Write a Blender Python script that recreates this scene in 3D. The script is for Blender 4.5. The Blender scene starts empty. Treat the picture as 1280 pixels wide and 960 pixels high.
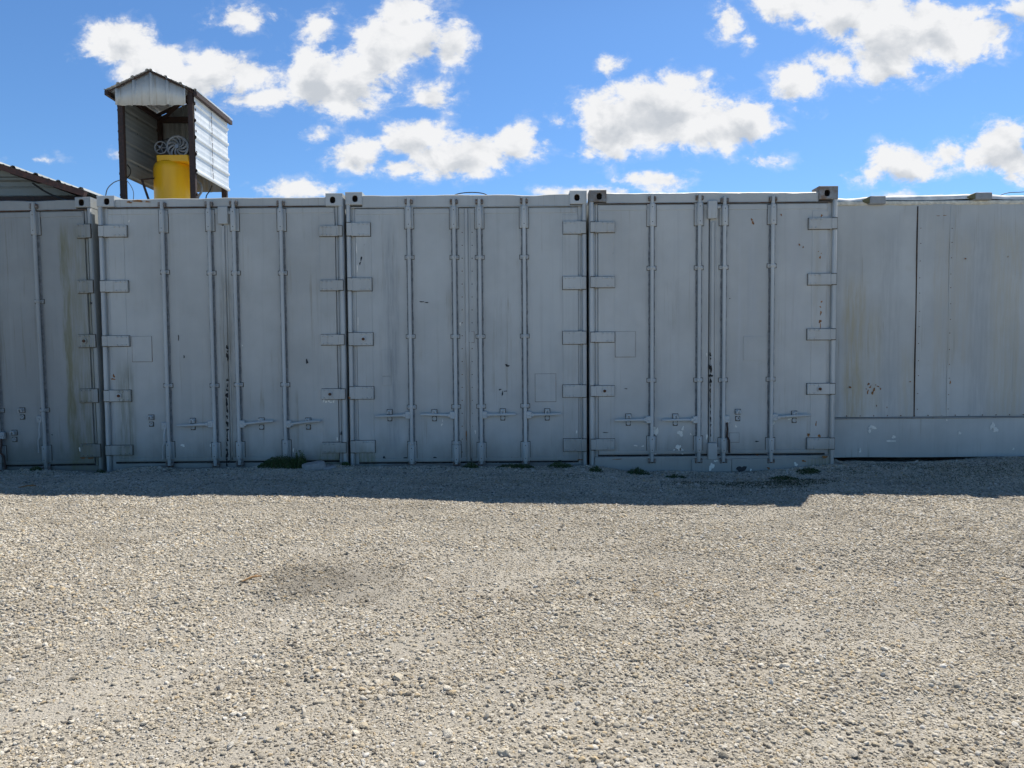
import bpy, bmesh, math, random
import numpy as np
from mathutils import Vector, Matrix, Euler, noise as mnoise

R = math.radians
rng = random.Random(7)
npr = np.random.default_rng(11)
scene = bpy.context.scene
C = scene.collection

# ------------------------------------------------------------------ camera
F = 860.0                      # focal length in photograph pixels (1280 wide)
PITCH, ROLL, CAMZ = R(2.53), R(0.45), 1.15
cam_d = bpy.data.cameras.new('camera'); cam = bpy.data.objects.new('camera', cam_d); C.objects.link(cam)
fw = Vector((0, math.cos(PITCH), -math.sin(PITCH)))
up0 = Vector((0, math.sin(PITCH), math.cos(PITCH)))
rt0 = Vector((1, 0, 0))
rt = rt0 * math.cos(ROLL) - up0 * math.sin(ROLL)
up = up0 * math.cos(ROLL) + rt0 * math.sin(ROLL)
M = Matrix((rt, up, -fw)).transposed().to_4x4(); M.translation = (0, 0, CAMZ)
cam.matrix_world = M
cam_d.sensor_width = 36; cam_d.lens = 36 * F / 1280
cam_d.clip_start = 0.05; cam_d.clip_end = 2000
scene.camera = cam

def ray(px, py):
    return fw + rt * ((px - 640) / F) - up * ((py - 480) / F)
def at(px, py, Y):             # measured point of the photograph -> point at depth Y
    d = ray(px, py); return Vector((0, 0, CAMZ)) + d * (Y / d.y)

# ------------------------------------------------------------------ sun, sky, exposure
SUN = Vector((0.371, 0.60, 1.0)).normalized()
EL = math.asin(SUN.z); AZ = math.atan2(SUN.x, SUN.y)
sd = bpy.data.lights.new('sun', 'SUN'); sd.energy = 5.0; sd.angle = R(0.53); sd.color = (1.0, 0.955, 0.88)
so = bpy.data.objects.new('sun', sd); C.objects.link(so)
so.rotation_mode = 'QUATERNION'; so.rotation_quaternion = SUN.to_track_quat('Z', 'Y'); so.location = (3, 5, 12)

SKY_STRENGTH = 0.11
scene.view_settings.view_transform = 'Standard'; scene.view_settings.look = 'None'
scene.view_settings.gamma = 1; scene.view_settings.exposure = 0.46
scene.cycles.use_denoising = True
try:
    scene.cycles.denoiser = 'OPENIMAGEDENOISE'; scene.cycles.denoising_prefilter = 'ACCURATE'
except Exception: pass
scene.cycles.max_bounces = 6; scene.cycles.diffuse_bounces = 3; scene.cycles.glossy_bounces = 3
scene.cycles.use_adaptive_sampling = True; scene.cycles.adaptive_threshold = 0.015

class NT:
    """small node-tree writer"""
    def __init__(s, tree): s.t = tree
    def n(s, typ, **kw):
        nd = s.t.nodes.new(typ)
        for k, v in kw.items(): setattr(nd, k, v)
        return nd
    def put(s, sock, v):
        if v is None: return
        if isinstance(v, bpy.types.NodeSocket): s.t.links.new(v, sock)
        elif isinstance(v, (tuple, list)) and len(v) == 3 and sock.type == 'RGBA': sock.default_value = (*v, 1)
        else: sock.default_value = v
    def math(s, op, a, b=None, c=None, clamp=False):
        nd = s.n('ShaderNodeMath', operation=op, use_clamp=clamp)
        for i, v in enumerate((a, b, c)): s.put(nd.inputs[i], v)
        return nd.outputs[0]
    def vm(s, op, a, b=None, c=None):
        nd = s.n('ShaderNodeVectorMath', operation=op)
        for i, v in enumerate((a, b, c)):
            if v is not None: s.put(nd.inputs[i], v)
        return nd.outputs['Value'] if op in ('LENGTH', 'DOT_PRODUCT', 'DISTANCE') else nd.outputs[0]
    def noise(s, vec, scale, detail=3, rough=0.5, dist=0.0, col=False):
        nd = s.n('ShaderNodeTexNoise'); s.put(nd.inputs['Vector'], vec)
        nd.inputs['Scale'].default_value = scale; nd.inputs['Detail'].default_value = detail
        nd.inputs['Roughness'].default_value = rough; nd.inputs['Distortion'].default_value = dist
        return nd.outputs['Color' if col else 'Fac']
    def ss(s, v, a, b, lo=0.0, hi=1.0, kind='SMOOTHSTEP'):
        nd = s.n('ShaderNodeMapRange', interpolation_type=kind)
        s.put(nd.inputs[0], v)
        for i, x in enumerate((a, b, lo, hi)): nd.inputs[i + 1].default_value = x
        return nd.outputs[0]
    def mix(s, f, a, b, blend='MIX'):
        nd = s.n('ShaderNodeMix', data_type='RGBA', blend_type=blend)
        s.put(nd.inputs[0], f); s.put(nd.inputs[6], a); s.put(nd.inputs[7], b)
        return nd.outputs[2]
    def scale3(s, v, k):
        return s.vm('MULTIPLY', v, k)

# clouds: directions in the plane u = x/y, v = z/y of the sky ahead (angular sizes, at infinity)
CLOUDS = [(150,52,44,26),(200,80,56,28),(255,92,56,30),(305,98,30,26),(300,22,34,12),(400,98,46,38),(335,128,46,13),(445,98,52,38),
 (478,62,42,40),(505,12,34,22),(520,48,38,26),(568,52,28,24),(398,40,20,22),(540,116,24,15),(397,166,12,7),(448,188,34,26),(500,208,26,9),
 (520,170,44,24),(575,192,58,30),(642,178,38,24),(590,212,34,15),(370,234,52,12),(768,152,50,42),(820,140,84,44),(880,160,64,32),
 (925,150,48,30),(852,104,30,20),(735,186,20,9),(818,222,32,12),(738,240,58,9),(908,26,20,18),(937,50,9,6),(762,78,18,9),(1000,106,30,24),
 (1042,80,26,17),(1000,6,54,22),(1060,14,60,30),(1120,46,72,50),(1180,42,72,40),(1108,84,42,24),(1232,36,28,18),(1135,204,56,20),(1182,192,22,13),
 (1090,214,30,9),(1250,180,40,30),(1275,200,30,24),(1275,12,24,18),(708,150,11,5),(952,203,14,6),(1148,242,28,4),(150,190,12,4),(50,200,8,2)]

def uv_of(px, py):
    d = ray(px, py); return d.x / d.y, d.z / d.y

def build_world():
    g = bpy.data.node_groups.new('cloud_field', 'ShaderNodeTree')
    g.interface.new_socket('P', in_out='INPUT', socket_type='NodeSocketVector')
    g.interface.new_socket('D', in_out='OUTPUT', socket_type='NodeSocketFloat')
    q = NT(g); gi = q.n('NodeGroupInput'); go = q.n('NodeGroupOutput')
    P = gi.outputs[0]
    wob = q.noise(P, 9, 2, 0.5, col=True)
    wob = q.vm('MULTIPLY_ADD', wob, (0.05, 0.035, 0), (-0.025, -0.0175, 0))
    Pw = q.vm('ADD', P, wob)
    cur = None
    for (cx, cy, rx, ry) in CLOUDS:
        u, v = uv_of(cx, cy); sx, sy = F / rx, F / ry
        # small clouds get a smaller peak so that they stay wispy
        ln = q.vm('LENGTH', q.vm('MULTIPLY_ADD', Pw, (sx, sy, 0), (-u * sx, -v * sy, 0)))
        w = min(1.0, math.sqrt(rx * ry) / 36.0)
        ln = q.math('MULTIPLY_ADD', ln, w, 1.0 - w) if w < 0.95 else ln
        if cur is None: cur = ln
        else:
            nd = q.n('ShaderNodeMath', operation='SMOOTH_MIN'); q.put(nd.inputs[0], cur); q.put(nd.inputs[1], ln); nd.inputs[2].default_value = 0.13
            cur = nd.outputs[0]
    q.put(go.inputs[0], q.math('SUBTRACT', 1.0, cur))

    w = bpy.data.worlds.new('World'); scene.world = w; w.use_nodes = True
    t = w.node_tree; t.nodes.clear(); q = NT(t)
    out = q.n('ShaderNodeOutputWorld'); bg = q.n('ShaderNodeBackground'); t.links.new(bg.outputs[0], out.inputs[0])
    sky = q.n('ShaderNodeTexSky', sky_type='NISHITA'); sky.sun_disc = False
    sky.sun_elevation = EL; sky.sun_rotation = AZ; sky.altitude = 0; sky.air_density = 1.0; sky.dust_density = 0.25; sky.ozone_density = 3.5
    tc = q.n('ShaderNodeTexCoord'); sep = q.n('ShaderNodeSeparateXYZ'); t.links.new(tc.outputs['Generated'], sep.inputs[0])
    y = q.math('MAXIMUM', sep.outputs[1], 0.05)
    comb = q.n('ShaderNodeCombineXYZ')
    q.put(comb.inputs[0], q.math('DIVIDE', sep.outputs[0], y)); q.put(comb.inputs[1], q.math('DIVIDE', sep.outputs[2], y))
    P = comb.outputs[0]
    def field(p):
        n = q.n('ShaderNodeGroup', node_tree=g); q.put(n.inputs[0], p); return n.outputs[0]
    f0 = field(P)
    Ps = q.vm('MULTIPLY', P, (1.0, 1.35, 1.0))
    n1 = q.noise(Ps, 18, 10, 0.63, 0.25)
    n2 = q.noise(Ps, 62, 5, 0.6, 0.0)
    nn = q.math('ADD', q.math('MULTIPLY_ADD', n1, 2.0, -0.92), q.math('MULTIPLY_ADD', n2, 0.75, -0.375))
    d = q.math('ADD', f0, nn)
    alpha = q.ss(d, -0.14, 0.40)
    thin = q.ss(q.math('ADD', f0, q.math('MULTIPLY_ADD', n1, 3.0, -1.55)), -0.45, 0.4, 0, 0.40)
    alpha = q.math('MAXIMUM', alpha, thin)
    # thick middles and undersides are greyer than the sunlit rims
    n3 = q.noise(q.vm('ADD', Ps, (0.010, 0.020, 0.0)), 16, 5, 0.55, 0.25)
    f1 = field(q.vm('ADD', P, (0.006, 0.018, 0.0)))
    thick = q.math('ADD', f1, q.math('MULTIPLY_ADD', n3, 2.2, -1.05))
    grey = q.ss(thick, 0.25, 1.1)
    relief = q.math('MULTIPLY_ADD', q.math('SUBTRACT', n3, n1), 1.5, 0.0)
    grey = q.math('ADD', q.math('MULTIPLY', grey, 0.76), relief, clamp=True)
    cc = q.mix(grey, (5.95, 6.0, 6.1), (3.8, 4.05, 4.4))
    sky_c = q.mix(1.0, sky.outputs[0], (0.53, 0.745, 0.94), 'MULTIPLY')
    deep = q.math('MULTIPLY', q.ss(sep.outputs[2], 0.40, 0.80, 1.0, 0.20), q.ss(sep.outputs[1], -0.5, 0.55, 1.15, 1.0))
    dcol = q.n('ShaderNodeCombineXYZ')
    for i_ in range(3): q.put(dcol.inputs[i_], deep)
    sky_c = q.mix(1.0, sky_c, dcol.outputs[0], 'MULTIPLY')
    # cloud only ahead (y > 0) and above the horizon
    ahead = q.math('MULTIPLY', q.ss(sep.outputs[1], 0.15, 0.3), q.ss(sep.outputs[2], -0.02, 0.05))
    final = q.mix(q.math('MULTIPLY', alpha, ahead), sky_c, cc)
    q.put(bg.inputs[0], final); bg.inputs[1].default_value = SKY_STRENGTH
    w.cycles.sampling_method = 'MANUAL'; w.cycles.sample_map_resolution = 256
build_world()

# ------------------------------------------------------------------ mesh helpers
class MB:
    def __init__(s): s.v = []; s.f = []; s.m = []
    def add(s, vs, fs, mi=0):
        o = len(s.v); s.v += [Vector(p) for p in vs]
        for f in fs: s.f.append([i + o for i in f]); s.m.append(mi)
    def box(s, x0, x1, y0, y1, z0, z1, c=0.0, mi=0, M=None):
        x0, x1 = min(x0, x1), max(x0, x1); z0, z1 = min(z0, z1), max(z0, z1); y0, y1 = min(y0, y1), max(y0, y1)
        cx, cy, cz = (x0+x1)/2, (y0+y1)/2, (z0+z1)/2; h = ((x1-x0)/2, (y1-y0)/2, (z1-z0)/2)
        c = min(c, min(h) * 0.9)
        if c <= 0:
            vs = [(cx+sx*h[0], cy+sy*h[1], cz+sz*h[2]) for sx in (-1,1) for sy in (-1,1) for sz in (-1,1)]
            fs = [(0,1,3,2),(4,6,7,5),(0,4,5,1),(2,3,7,6),(0,2,6,4),(1,5,7,3)]
        else:
            vs = []; idx = {}
            for sx in (-1,1):
                for sy in (-1,1):
                    for sz in (-1,1):
                        for a in range(3):
                            p = [sx*(h[0]-c), sy*(h[1]-c), sz*(h[2]-c)]; p[a] += (sx,sy,sz)[a]*c
                            idx[(sx,sy,sz,a)] = len(vs); vs.append((cx+p[0], cy+p[1], cz+p[2]))
            fs = []
            for a in range(3):
                b, d = [(1,2),(0,2),(0,1)][a]
                for sa in (-1,1):
                    q = []
                    for sb, sd_ in ((-1,-1),(1,-1),(1,1),(-1,1)):
                        k = [0,0,0]; k[a]=sa; k[b]=sb; k[d]=sd_; q.append(idx[(*k, a)])
                    fs.append(q)
                for sb in (-1,1):        # edges running along axis a
                    for sd_ in (-1,1):
                        k0=[0,0,0]; k0[b]=sb; k0[d]=sd_; k1=list(k0); k0[a]=-1; k1[a]=1
                        fs.append([idx[(*k0,b)], idx[(*k1,b)], idx[(*k1,d)], idx[(*k0,d)]])
            for sx in (-1,1):
                for sy in (-1,1):
                    for sz in (-1,1): fs.append([idx[(sx,sy,sz,a)] for a in range(3)])
        if M: vs = [M @ Vector(p) for p in vs]
        s.add(vs, fs, mi)
    def tube(s, pts, r, n=10, mi=0, cap=True):
        pts = [Vector(p) for p in pts]; rs = r if isinstance(r, (list, tuple)) else [r]*len(pts)
        vs = []; fs = []; prev = None
        for i, p in enumerate(pts):
            d = (pts[min(i+1, len(pts)-1)] - pts[max(i-1, 0)]).normalized()
            if prev is None:
                a = Vector((0,0,1)) if abs(d.z) < 0.9 else Vector((1,0,0)); u = d.cross(a).normalized()
            else: u = (prev - d * prev.dot(d)).normalized()
            prev = u; w = d.cross(u)
            for k in range(n):
                t = 2*math.pi*k/n; vs.append(p + (u*math.cos(t) + w*math.sin(t))*rs[i])
        for i in range(len(pts)-1):
            for k in range(n):
                a, b = i*n+k, i*n+(k+1)%n; fs.append((a, b, b+n, a+n))
        if cap: fs.append(list(range(n))[::-1]); fs.append([len(vs)-n+k for k in range(n)])
        s.add(vs, fs, mi)
    def rivet(s, x, y, z, r=0.006, h=0.004, mi=0, ax=(0,-1,0)):
        a = Vector(ax); u = Vector((1,0,0)) if abs(a.x) < .9 else Vector((0,1,0)); w = a.cross(u); p = Vector((x,y,z)); vs=[]
        for rr, hh in ((r,0),(r*.92,h*.6),(r*.5,h)):
            for k in range(8):
                t = k*math.pi/4; vs.append(p + (u*math.cos(t)+w*math.sin(t))*rr + a*hh)
        fs = [(i*8+k, i*8+(k+1)%8, i*8+8+(k+1)%8, i*8+8+k) for i in range(2) for k in range(8)] + [list(range(16,24))]
        s.add(vs, fs, mi)
    def build(s, name, mats, parent=None, origin=None, smooth=40, recalc=True):
        o = Vector(origin) if origin is not None else Vector((0,0,0))
        me = bpy.data.meshes.new(name); me.from_pydata([tuple(p - o) for p in s.v], [], s.f)
        mats = mats if isinstance(mats, (list, tuple)) else [mats]
        for m in mats: me.materials.append(m)
        if recalc:
            bm = bmesh.new(); bm.from_mesh(me)
            for i, f in enumerate(bm.faces): pass
            bmesh.ops.recalc_face_normals(bm, faces=bm.faces[:]); bm.to_mesh(me); bm.free()
        me.polygons.foreach_set('material_index', s.m)
        if smooth:
            me.polygons.foreach_set('use_smooth', [True]*len(me.polygons)); me.set_sharp_from_angle(angle=R(smooth))
        me.update()
        ob = bpy.data.objects.new(name, me); C.objects.link(ob)
        if parent: ob.parent = parent
        return ob

def thing(name, loc, label, cat, group=None):
    o = bpy.data.objects.new(name, None); C.objects.link(o); o.location = loc; o.empty_display_size = 0.1
    return tag(o, label, cat, group)
def tag(o, label=None, cat=None, group=None, kind=None):
    if label: o['label'] = label
    if cat: o['category'] = cat
    if group: o['group'] = group
    if kind: o['kind'] = kind
    return o

# ------------------------------------------------------------------ materials
def new_mat(name):
    m = bpy.data.materials.new(name); m.use_nodes = True; q = NT(m.node_tree)
    b = m.node_tree.nodes['Principled BSDF']; tc = q.n('ShaderNodeTexCoord')
    return m, q, b, tc.outputs['Object']
def bump(q, b, h, strength, dist, prev=None):
    n = q.n('ShaderNodeBump'); n.inputs['Strength'].default_value = strength; n.inputs['Distance'].default_value = dist
    q.put(n.inputs['Height'], h)
    if prev is not None: q.put(n.inputs['Normal'], prev)
    q.put(b.inputs['Normal'], n.outputs[0]); return n.outputs[0]
def off(q, P, seed): return q.vm('ADD', P, (seed*3.17, seed*1.91, seed*2.63))

def paint(name, base, seed, streak=0.35, stains=(), chips=0.3, grime=0.5, rough=0.52):
    """old brushed-on container enamel: vertical run streaks, cloudy fading, grime towards the bottom rail, rust pin holes.
    stains: (x0, x1, z0, z1, soft, colour, strength) in the container's own metres"""
    m, q, b, P0 = new_mat(name); P = off(q, P0, seed)
    col = base
    dk = tuple(c*0.74 for c in base); lt = tuple(min(1, c*1.16) for c in base)
    cl = q.noise(P, 1.3, 4, 0.6)
    c = q.mix(q.ss(cl, 0.3, 0.72), tuple(x*0.90 for x in base), tuple(x*1.09 for x in base))
    st = q.noise(q.vm('MULTIPLY', P, (22, 22, 0.55)), 1.0, 4, 0.6)
    c = q.mix(q.ss(st, 0.52, 0.80, 0, streak), c, dk)
    st2 = q.noise(q.vm('MULTIPLY', off(q, P, 4.4), (13, 13, 0.42)), 1.0, 3, 0.55)
    c = q.mix(q.ss(st2, 0.56, 0.80, 0, streak*0.8), c, lt)
    bl = q.noise(off(q, P, 9.1), 7, 5, 0.65)
    run = q.noise(q.vm('MULTIPLY', off(q, P, 3.3), (30, 30, 0.9)), 1.0, 5, 0.7)
    runm = q.ss(q.noise(off(q, P, 5.5), 1.6, 2, 0.5), 0.45, 0.65)
    c = q.mix(q.math('MULTIPLY', q.ss(run, 0.54, 0.70, 0, 0.75), runm), c, (base[0]*0.66, base[1]*0.60, base[2]*0.50))
    c = q.mix(q.ss(bl, 0.60, 0.78, 0, 0.22), c, (base[0]*0.86, base[1]*0.82, base[2]*0.70))
    sep = q.n('ShaderNodeSeparateXYZ'); q.put(sep.inputs[0], P0)
    # splash dirt thrown up from the gravel
    gz = q.math('MULTIPLY_ADD', q.noise(q.vm('MULTIPLY', P, (5, 5, 2)), 1.0, 4, 0.6), 0.5, -0.25)
    gr = q.ss(q.math('ADD', sep.outputs[2], gz), 0.42, 0.0, 0, grime)
    c = q.mix(gr, c, (0.12, 0.115, 0.085))
    for (x0, x1, z0, z1, soft, sc, sv) in stains:
        wx = q.math('MULTIPLY_ADD', q.noise(q.vm('MULTIPLY', P, (3, 3, 2.5)), 1.0, 4, 0.6), 0.08, -0.04)
        X = q.math('ADD', sep.outputs[0], wx)
        k = q.math('MULTIPLY', q.ss(X, x0-soft, x0+soft*0.4), q.ss(X, x1+soft, x1-soft*0.4))
        k = q.math('MULTIPLY', k, q.math('MULTIPLY', q.ss(sep.outputs[2], z0-0.08, z0+0.1), q.ss(sep.outputs[2], z1+0.12, z1-0.2)))
        br = q.ss(q.noise(q.vm('MULTIPLY', off(q, P, 2.2), (40, 40, 3)), 1.0, 4, 0.65), 0.32, 0.66, 0.15, 1.0)
        k = q.math('MULTIPLY', k, q.math('MULTIPLY', br, sv))
        c = q.mix(k, c, sc)
    sp = q.noise(off(q, P, 6.0), 26, 3, 0.6)
    rare = q.noise(off(q, P, 7.7), 2.6, 2, 0.5)
    spot = q.math('MULTIPLY', q.ss(sp, 0.735, 0.765), q.ss(rare, 0.5, 0.6, 0, chips))
    c = q.mix(spot, c, (0.10, 0.055, 0.03))
    q.put(b.inputs['Base Color'], c)
    q.put(b.inputs['Roughness'], q.ss(bl, 0.3, 0.7, rough-0.08, rough+0.12))
    b.inputs['Specular IOR Level'].default_value = 0.35
    nb = bump(q, b, q.noise(q.vm('MULTIPLY', P, (1.6, 1, 1)), 1.9, 2, 0.45), 0.7, 0.020)
    bump(q, b, q.noise(P, 60, 4, 0.6), 0.12, 0.002, nb)
    return m

def rusty(name, c0, c1, seed=0, sc=30, rough=0.85, metal=0.0, bmp=0.4):
    m, q, b, P = new_mat(name); P = off(q, P, seed)
    n = q.noise(P, sc, 5, 0.65); n2 = q.noise(P, sc*0.2, 3, 0.5)
    c = q.mix(q.ss(n, 0.35, 0.65), c0, c1); c = q.mix(q.ss(n2, 0.45, 0.7, 0, 0.5), c, tuple(x*0.55 for x in c0))
    q.put(b.inputs['Base Color'], c); b.inputs['Roughness'].default_value = rough; b.inputs['Metallic'].default_value = metal
    bump(q, b, n, bmp, 0.003); return m

def plain(name, col, rough=0.6, metal=0.0, var=0.12, sc=12, seed=0):
    m, q, b, P = new_mat(name); n = q.noise(off(q, P, seed), sc, 5, 0.62)
    q.put(b.inputs['Base Color'], q.mix(q.ss(n, 0.3, 0.7), tuple(x*(1-var) for x in col), tuple(min(1, x*(1+var)) for x in col)))
    q.put(b.inputs['Roughness'], q.ss(n, 0.3, 0.7, rough-0.06, min(1, rough+0.1))); b.inputs['Metallic'].default_value = metal
    bump(q, b, n, 0.15, 0.002); return m

BASE3 = (0.300, 0.325, 0.345)
GREEN = (0.115, 0.12, 0.055); TAN = (0.22, 0.19, 0.13)
m_rust = rusty('rust', (0.16, 0.065, 0.028), (0.055, 0.03, 0.02), 1)
m_rust_o = rusty('rust_orange', (0.36, 0.16, 0.045), (0.17, 0.075, 0.03), 2)
m_darkrust = rusty('dark_rusted_steel', (0.055, 0.026, 0.018), (0.028, 0.018, 0.015), 3, rough=0.7)
m_hole = rusty('casting_interior', (0.03, 0.018, 0.012), (0.012, 0.01, 0.009), 4, rough=0.9)
m_seal = plain('door_seal_rubber', (0.035, 0.037, 0.04), 0.8)
m_chip = plain('bare_primer', (0.74, 0.73, 0.67), 0.7, var=0.1, sc=60)
m_black = plain('black_void_paint', (0.012, 0.012, 0.013), 0.85)

# ------------------------------------------------------------------ ground
def vnoise(x, y, seed, cell):
    x = x / cell + seed * 17.3; y = y / cell + seed * 9.7
    xi = np.floor(x).astype(np.int64); yi = np.floor(y).astype(np.int64); fx = x - xi; fy = y - yi
    fx = fx*fx*(3-2*fx); fy = fy*fy*(3-2*fy)
    def h(a, b):
        v = (a * 374761393 + b * 668265263 + seed * 1442695041) & 0x7fffffff
        v = ((v ^ (v >> 13)) * 1274126177) & 0x7fffffff
        return ((v ^ (v >> 16)) & 0xffff) / 65535.0
    return (h(xi,yi)*(1-fx)+h(xi+1,yi)*fx)*(1-fy) + (h(xi,yi+1)*(1-fx)+h(xi+1,yi+1)*fx)*fy
def fbm(x, y, seed, cell, o=4, g=0.5):
    t = 0; a = 1; s = 0
    for i in range(o):
        t = t + a*vnoise(x, y, seed+i, cell/2**i); s += a; a *= g
    return t / s

WX = [-30,-5.5,-4.5,-3.6,-2.4,-1.0,-0.3,0.3,0.8,1.4,1.9,2.5,2.95,3.25,3.8,5.2,30]
WZ = [0,-.012,-.008,.016,.030,.012,.004,.004,-.012,-.045,-.070,-.068,-.045,-.012,-.012,.012,.02]
FX = [-30,-4,-2.2,0,1.7,3.3,30]; FZ = [.09,.078,.047,-.008,-.035,-.06,-.09]
def sstep(x, a, b):
    t = np.clip((x-a)/(b-a), 0, 1); return t*t*(3-2*t)
def ground_base(x, y):
    wall = np.interp(x, WX, WZ); mid = np.interp(x, FX, FZ)
    k = sstep(y, 5.7, 6.8); z = mid*(1-k) + wall*k
    z = z * (0.35 + 0.65*sstep(y, 1.0, 4.0)) - .06*sstep(x, 3.3, 3.6)*sstep(y, 7.08, 7.3)*(0.4+0.6*np.sin(x*2.2+1)**2)
    far = sstep(np.hypot(x, y-4), 9, 25); z = z*(1-far)
    z = z - 0.04*sstep(y, 4.5, 2.0)
    return z
# dusty wheel tracks: polylines of the photograph laid out on the ground
def gp(px, py):
    d = ray(px, py); t = -(CAMZ + 0.03) / d.z; return (d.x*t, d.y*t)
TRACKS = [([(-60,905),(170,860),(330,800),(520,740),(700,700)], .22, .8), ([(560,880),(690,858),(840,840),(960,800),(1290,770)], .13, .7),
          ([(120,800),(420,760),(640,735)], .16, .55), ([(560,700),(800,695),(960,712),(1280,700)], .22, .55), ([(150,960),(420,880),(560,800)], .16, .6),
          ([(800,960),(1000,930),(1290,880)], .10, .5), ([(0,660),(300,650),(600,668),(780,680)], .25, .45), ([(380,700),(450,700),(470,740)], .2, .6)]
TRK = [([gp(*p) for p in pl], w, s) for pl, w, s in TRACKS]
def track(x, y):
    out = np.zeros_like(x)
    wx = x + (fbm(x, y, 50, 0.6, 3)-.5)*0.35; wy = y + (fbm(x, y, 60, 0.6, 3)-.5)*0.35
    for pl, w, s in TRK:
        for (a, b), (c, d) in zip(pl[:-1], pl[1:]):
            dx, dy = c-a, d-b; L = dx*dx+dy*dy
            t = np.clip(((wx-a)*dx + (wy-b)*dy)/L, 0, 1); dd = np.hypot(wx-a-t*dx, wy-b-t*dy)
            out = np.maximum(out, s*np.exp(-(dd/w)**2))
    return out
def dust(x, y):
    ca, sa = math.cos(0.35), math.sin(0.35); u = x*ca + y*sa; v = -x*sa + y*ca
    d = (fbm(u*0.45, v, 3, 0.5, 4, 0.6) - 0.5)*2.2 + 0.20 + 0.62*track(x, y)
    return np.clip(d, 0, 1) * (1 - 0.75*sstep(y, 5.6, 6.9))
def ground_z(x, y):
    near = 1 - sstep(np.hypot(x, y-4), 8, 14)
    z = ground_base(x, y)
    z = z + near*((fbm(x, y, 20, 1.6, 3)-.5)*0.035 + (fbm(x*0.6, y, 30, 0.28, 3)-.5)*0.022 - 0.012*track(x, y))
    z = z + near*(fbm(x, y, 40, 0.05, 2)-.5)*0.006
    z = z + 0.085*sstep(y, 6.50, 6.88)*near*np.clip(fbm(x, y, 44, 0.45, 3)-.42, -.1, 1)
    return z

def axis(lo, hi, step, outer):
    a = list(np.arange(lo, hi+1e-6, step)); e = step
    l = []; x = lo
    while x > -outer: e *= 1.35; x -= e; l.append(x)
    e = step; r = []; x = hi
    while x < outer: e *= 1.35; x += e; r.append(x)
    return np.array(l[::-1] + a + r)
gx = axis(-6.6, 6.6, 0.024, 260); gy = axis(1.4, 7.6, 0.022, 260)
GX, GY = np.meshgrid(gx, gy); GZ = ground_z(GX, GY); GD = dust(GX, GY)
nx, ny = len(gx), len(gy)
me = bpy.data.meshes.new('ground')
me.vertices.add(nx*ny); me.vertices.foreach_set('co', np.stack([GX, GY, GZ], -1).ravel().astype(np.float32))
ii = (np.arange(ny-1)[:, None]*nx + np.arange(nx-1)[None, :]).ravel()
q4 = np.stack([ii, ii+1, ii+nx+1, ii+nx], -1).ravel().astype(np.int32)
nf = len(ii)
me.loops.add(nf*4); me.loops.foreach_set('vertex_index', q4)
me.polygons.add(nf); me.polygons.foreach_set('loop_start', (np.arange(nf)*4).astype(np.int32)); me.polygons.foreach_set('loop_total', np.full(nf, 4, np.int32))
me.polygons.foreach_set('use_smooth', np.ones(nf, bool)); me.update(calc_edges=True)
at_ = me.attributes.new('dust', 'FLOAT', 'POINT'); at_.data.foreach_set('value', GD.ravel().astype(np.float32))

DUSTC = (0.45, 0.42, 0.365)
def ground_mat():
    m, q, b, P = new_mat('gravel_ground')
    a = q.n('ShaderNodeAttribute', attribute_name='dust'); D = a.outputs['Fac']
    v1 = q.n('ShaderNodeTexVoronoi'); q.put(v1.inputs['Vector'], P); v1.inputs['Scale'].default_value = 115
    v2 = q.n('ShaderNodeTexVoronoi'); q.put(v2.inputs['Vector'], P); v2.inputs['Scale'].default_value = 260
    def cellcol(v):
        r = q.n('ShaderNodeValToRGB'); s = q.n('ShaderNodeSeparateColor'); q.put(s.inputs[0], v.outputs['Color']); q.put(r.inputs[0], s.outputs[0])
        e = r.color_ramp.elements; e[0].color = (0.13,0.12,0.10,1); e[1].color = (0.52,0.49,0.43,1)
        for p, cc in ((.2,(.24,.22,.18,1)),(.5,(.34,.30,.24,1)),(.8,(.41,.37,.31,1))): x = e.new(p); x.color = cc
        return r.outputs[0]
    grains = q.mix(0.5, cellcol(v1), cellcol(v2))
    n = q.noise(P, 2.2, 5, 0.6); n2 = q.noise(P, 40, 4, 0.65)
    dc = q.mix(q.ss(n, 0.3, 0.7), tuple(x*0.92 for x in DUSTC), tuple(x*1.08 for x in DUSTC))
    dc = q.mix(q.ss(n2, 0.35, 0.75, 0, 0.45), dc, (0.24, 0.215, 0.175)); dc = q.mix(q.ss(q.noise(P, 170, 3, 0.7), 0.54, 0.66, 0, 0.75), dc, (0.15, 0.135, 0.115))
    k = q.ss(q.math('ADD', D, q.math('MULTIPLY_ADD', n2, 0.6, -0.3)), 0.1, 0.9, 0.15, 0.70)
    c = q.mix(k, grains, dc)
    # a darker oily patch left of the middle
    sp = q.n('ShaderNodeSeparateXYZ'); q.put(sp.inputs[0], P)
    ox, oy = gp(400, 735)
    dd = q.vm('LENGTH', q.vm('MULTIPLY', q.vm('SUBTRACT', P, (ox, oy, 0)), (1/0.55, 1/0.42, 0)))
    ok = q.ss(q.math('ADD', dd, q.math('MULTIPLY_ADD', q.noise(P, 4, 5, 0.65), 1.6, -0.8)), 0.9, 0.2, 0, 0.8)
    c = q.mix(ok, c, (0.19, 0.175, 0.15))
    q.put(b.inputs['Base Color'], c); b.inputs['Roughness'].default_value = 0.95; b.inputs['Specular IOR Level'].default_value = 0.15
    h = q.math('ADD', q.math('MULTIPLY', v1.outputs['Distance'], -1.0), q.math('MULTIPLY', v2.outputs['Distance'], -0.5))
    nb = bump(q, b, h, 0.75, 0.006); bump(q, b, q.noise(P, 500, 2, 0.6), 0.4, 0.0015, nb)
    return m
me.materials.append(ground_mat())
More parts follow.
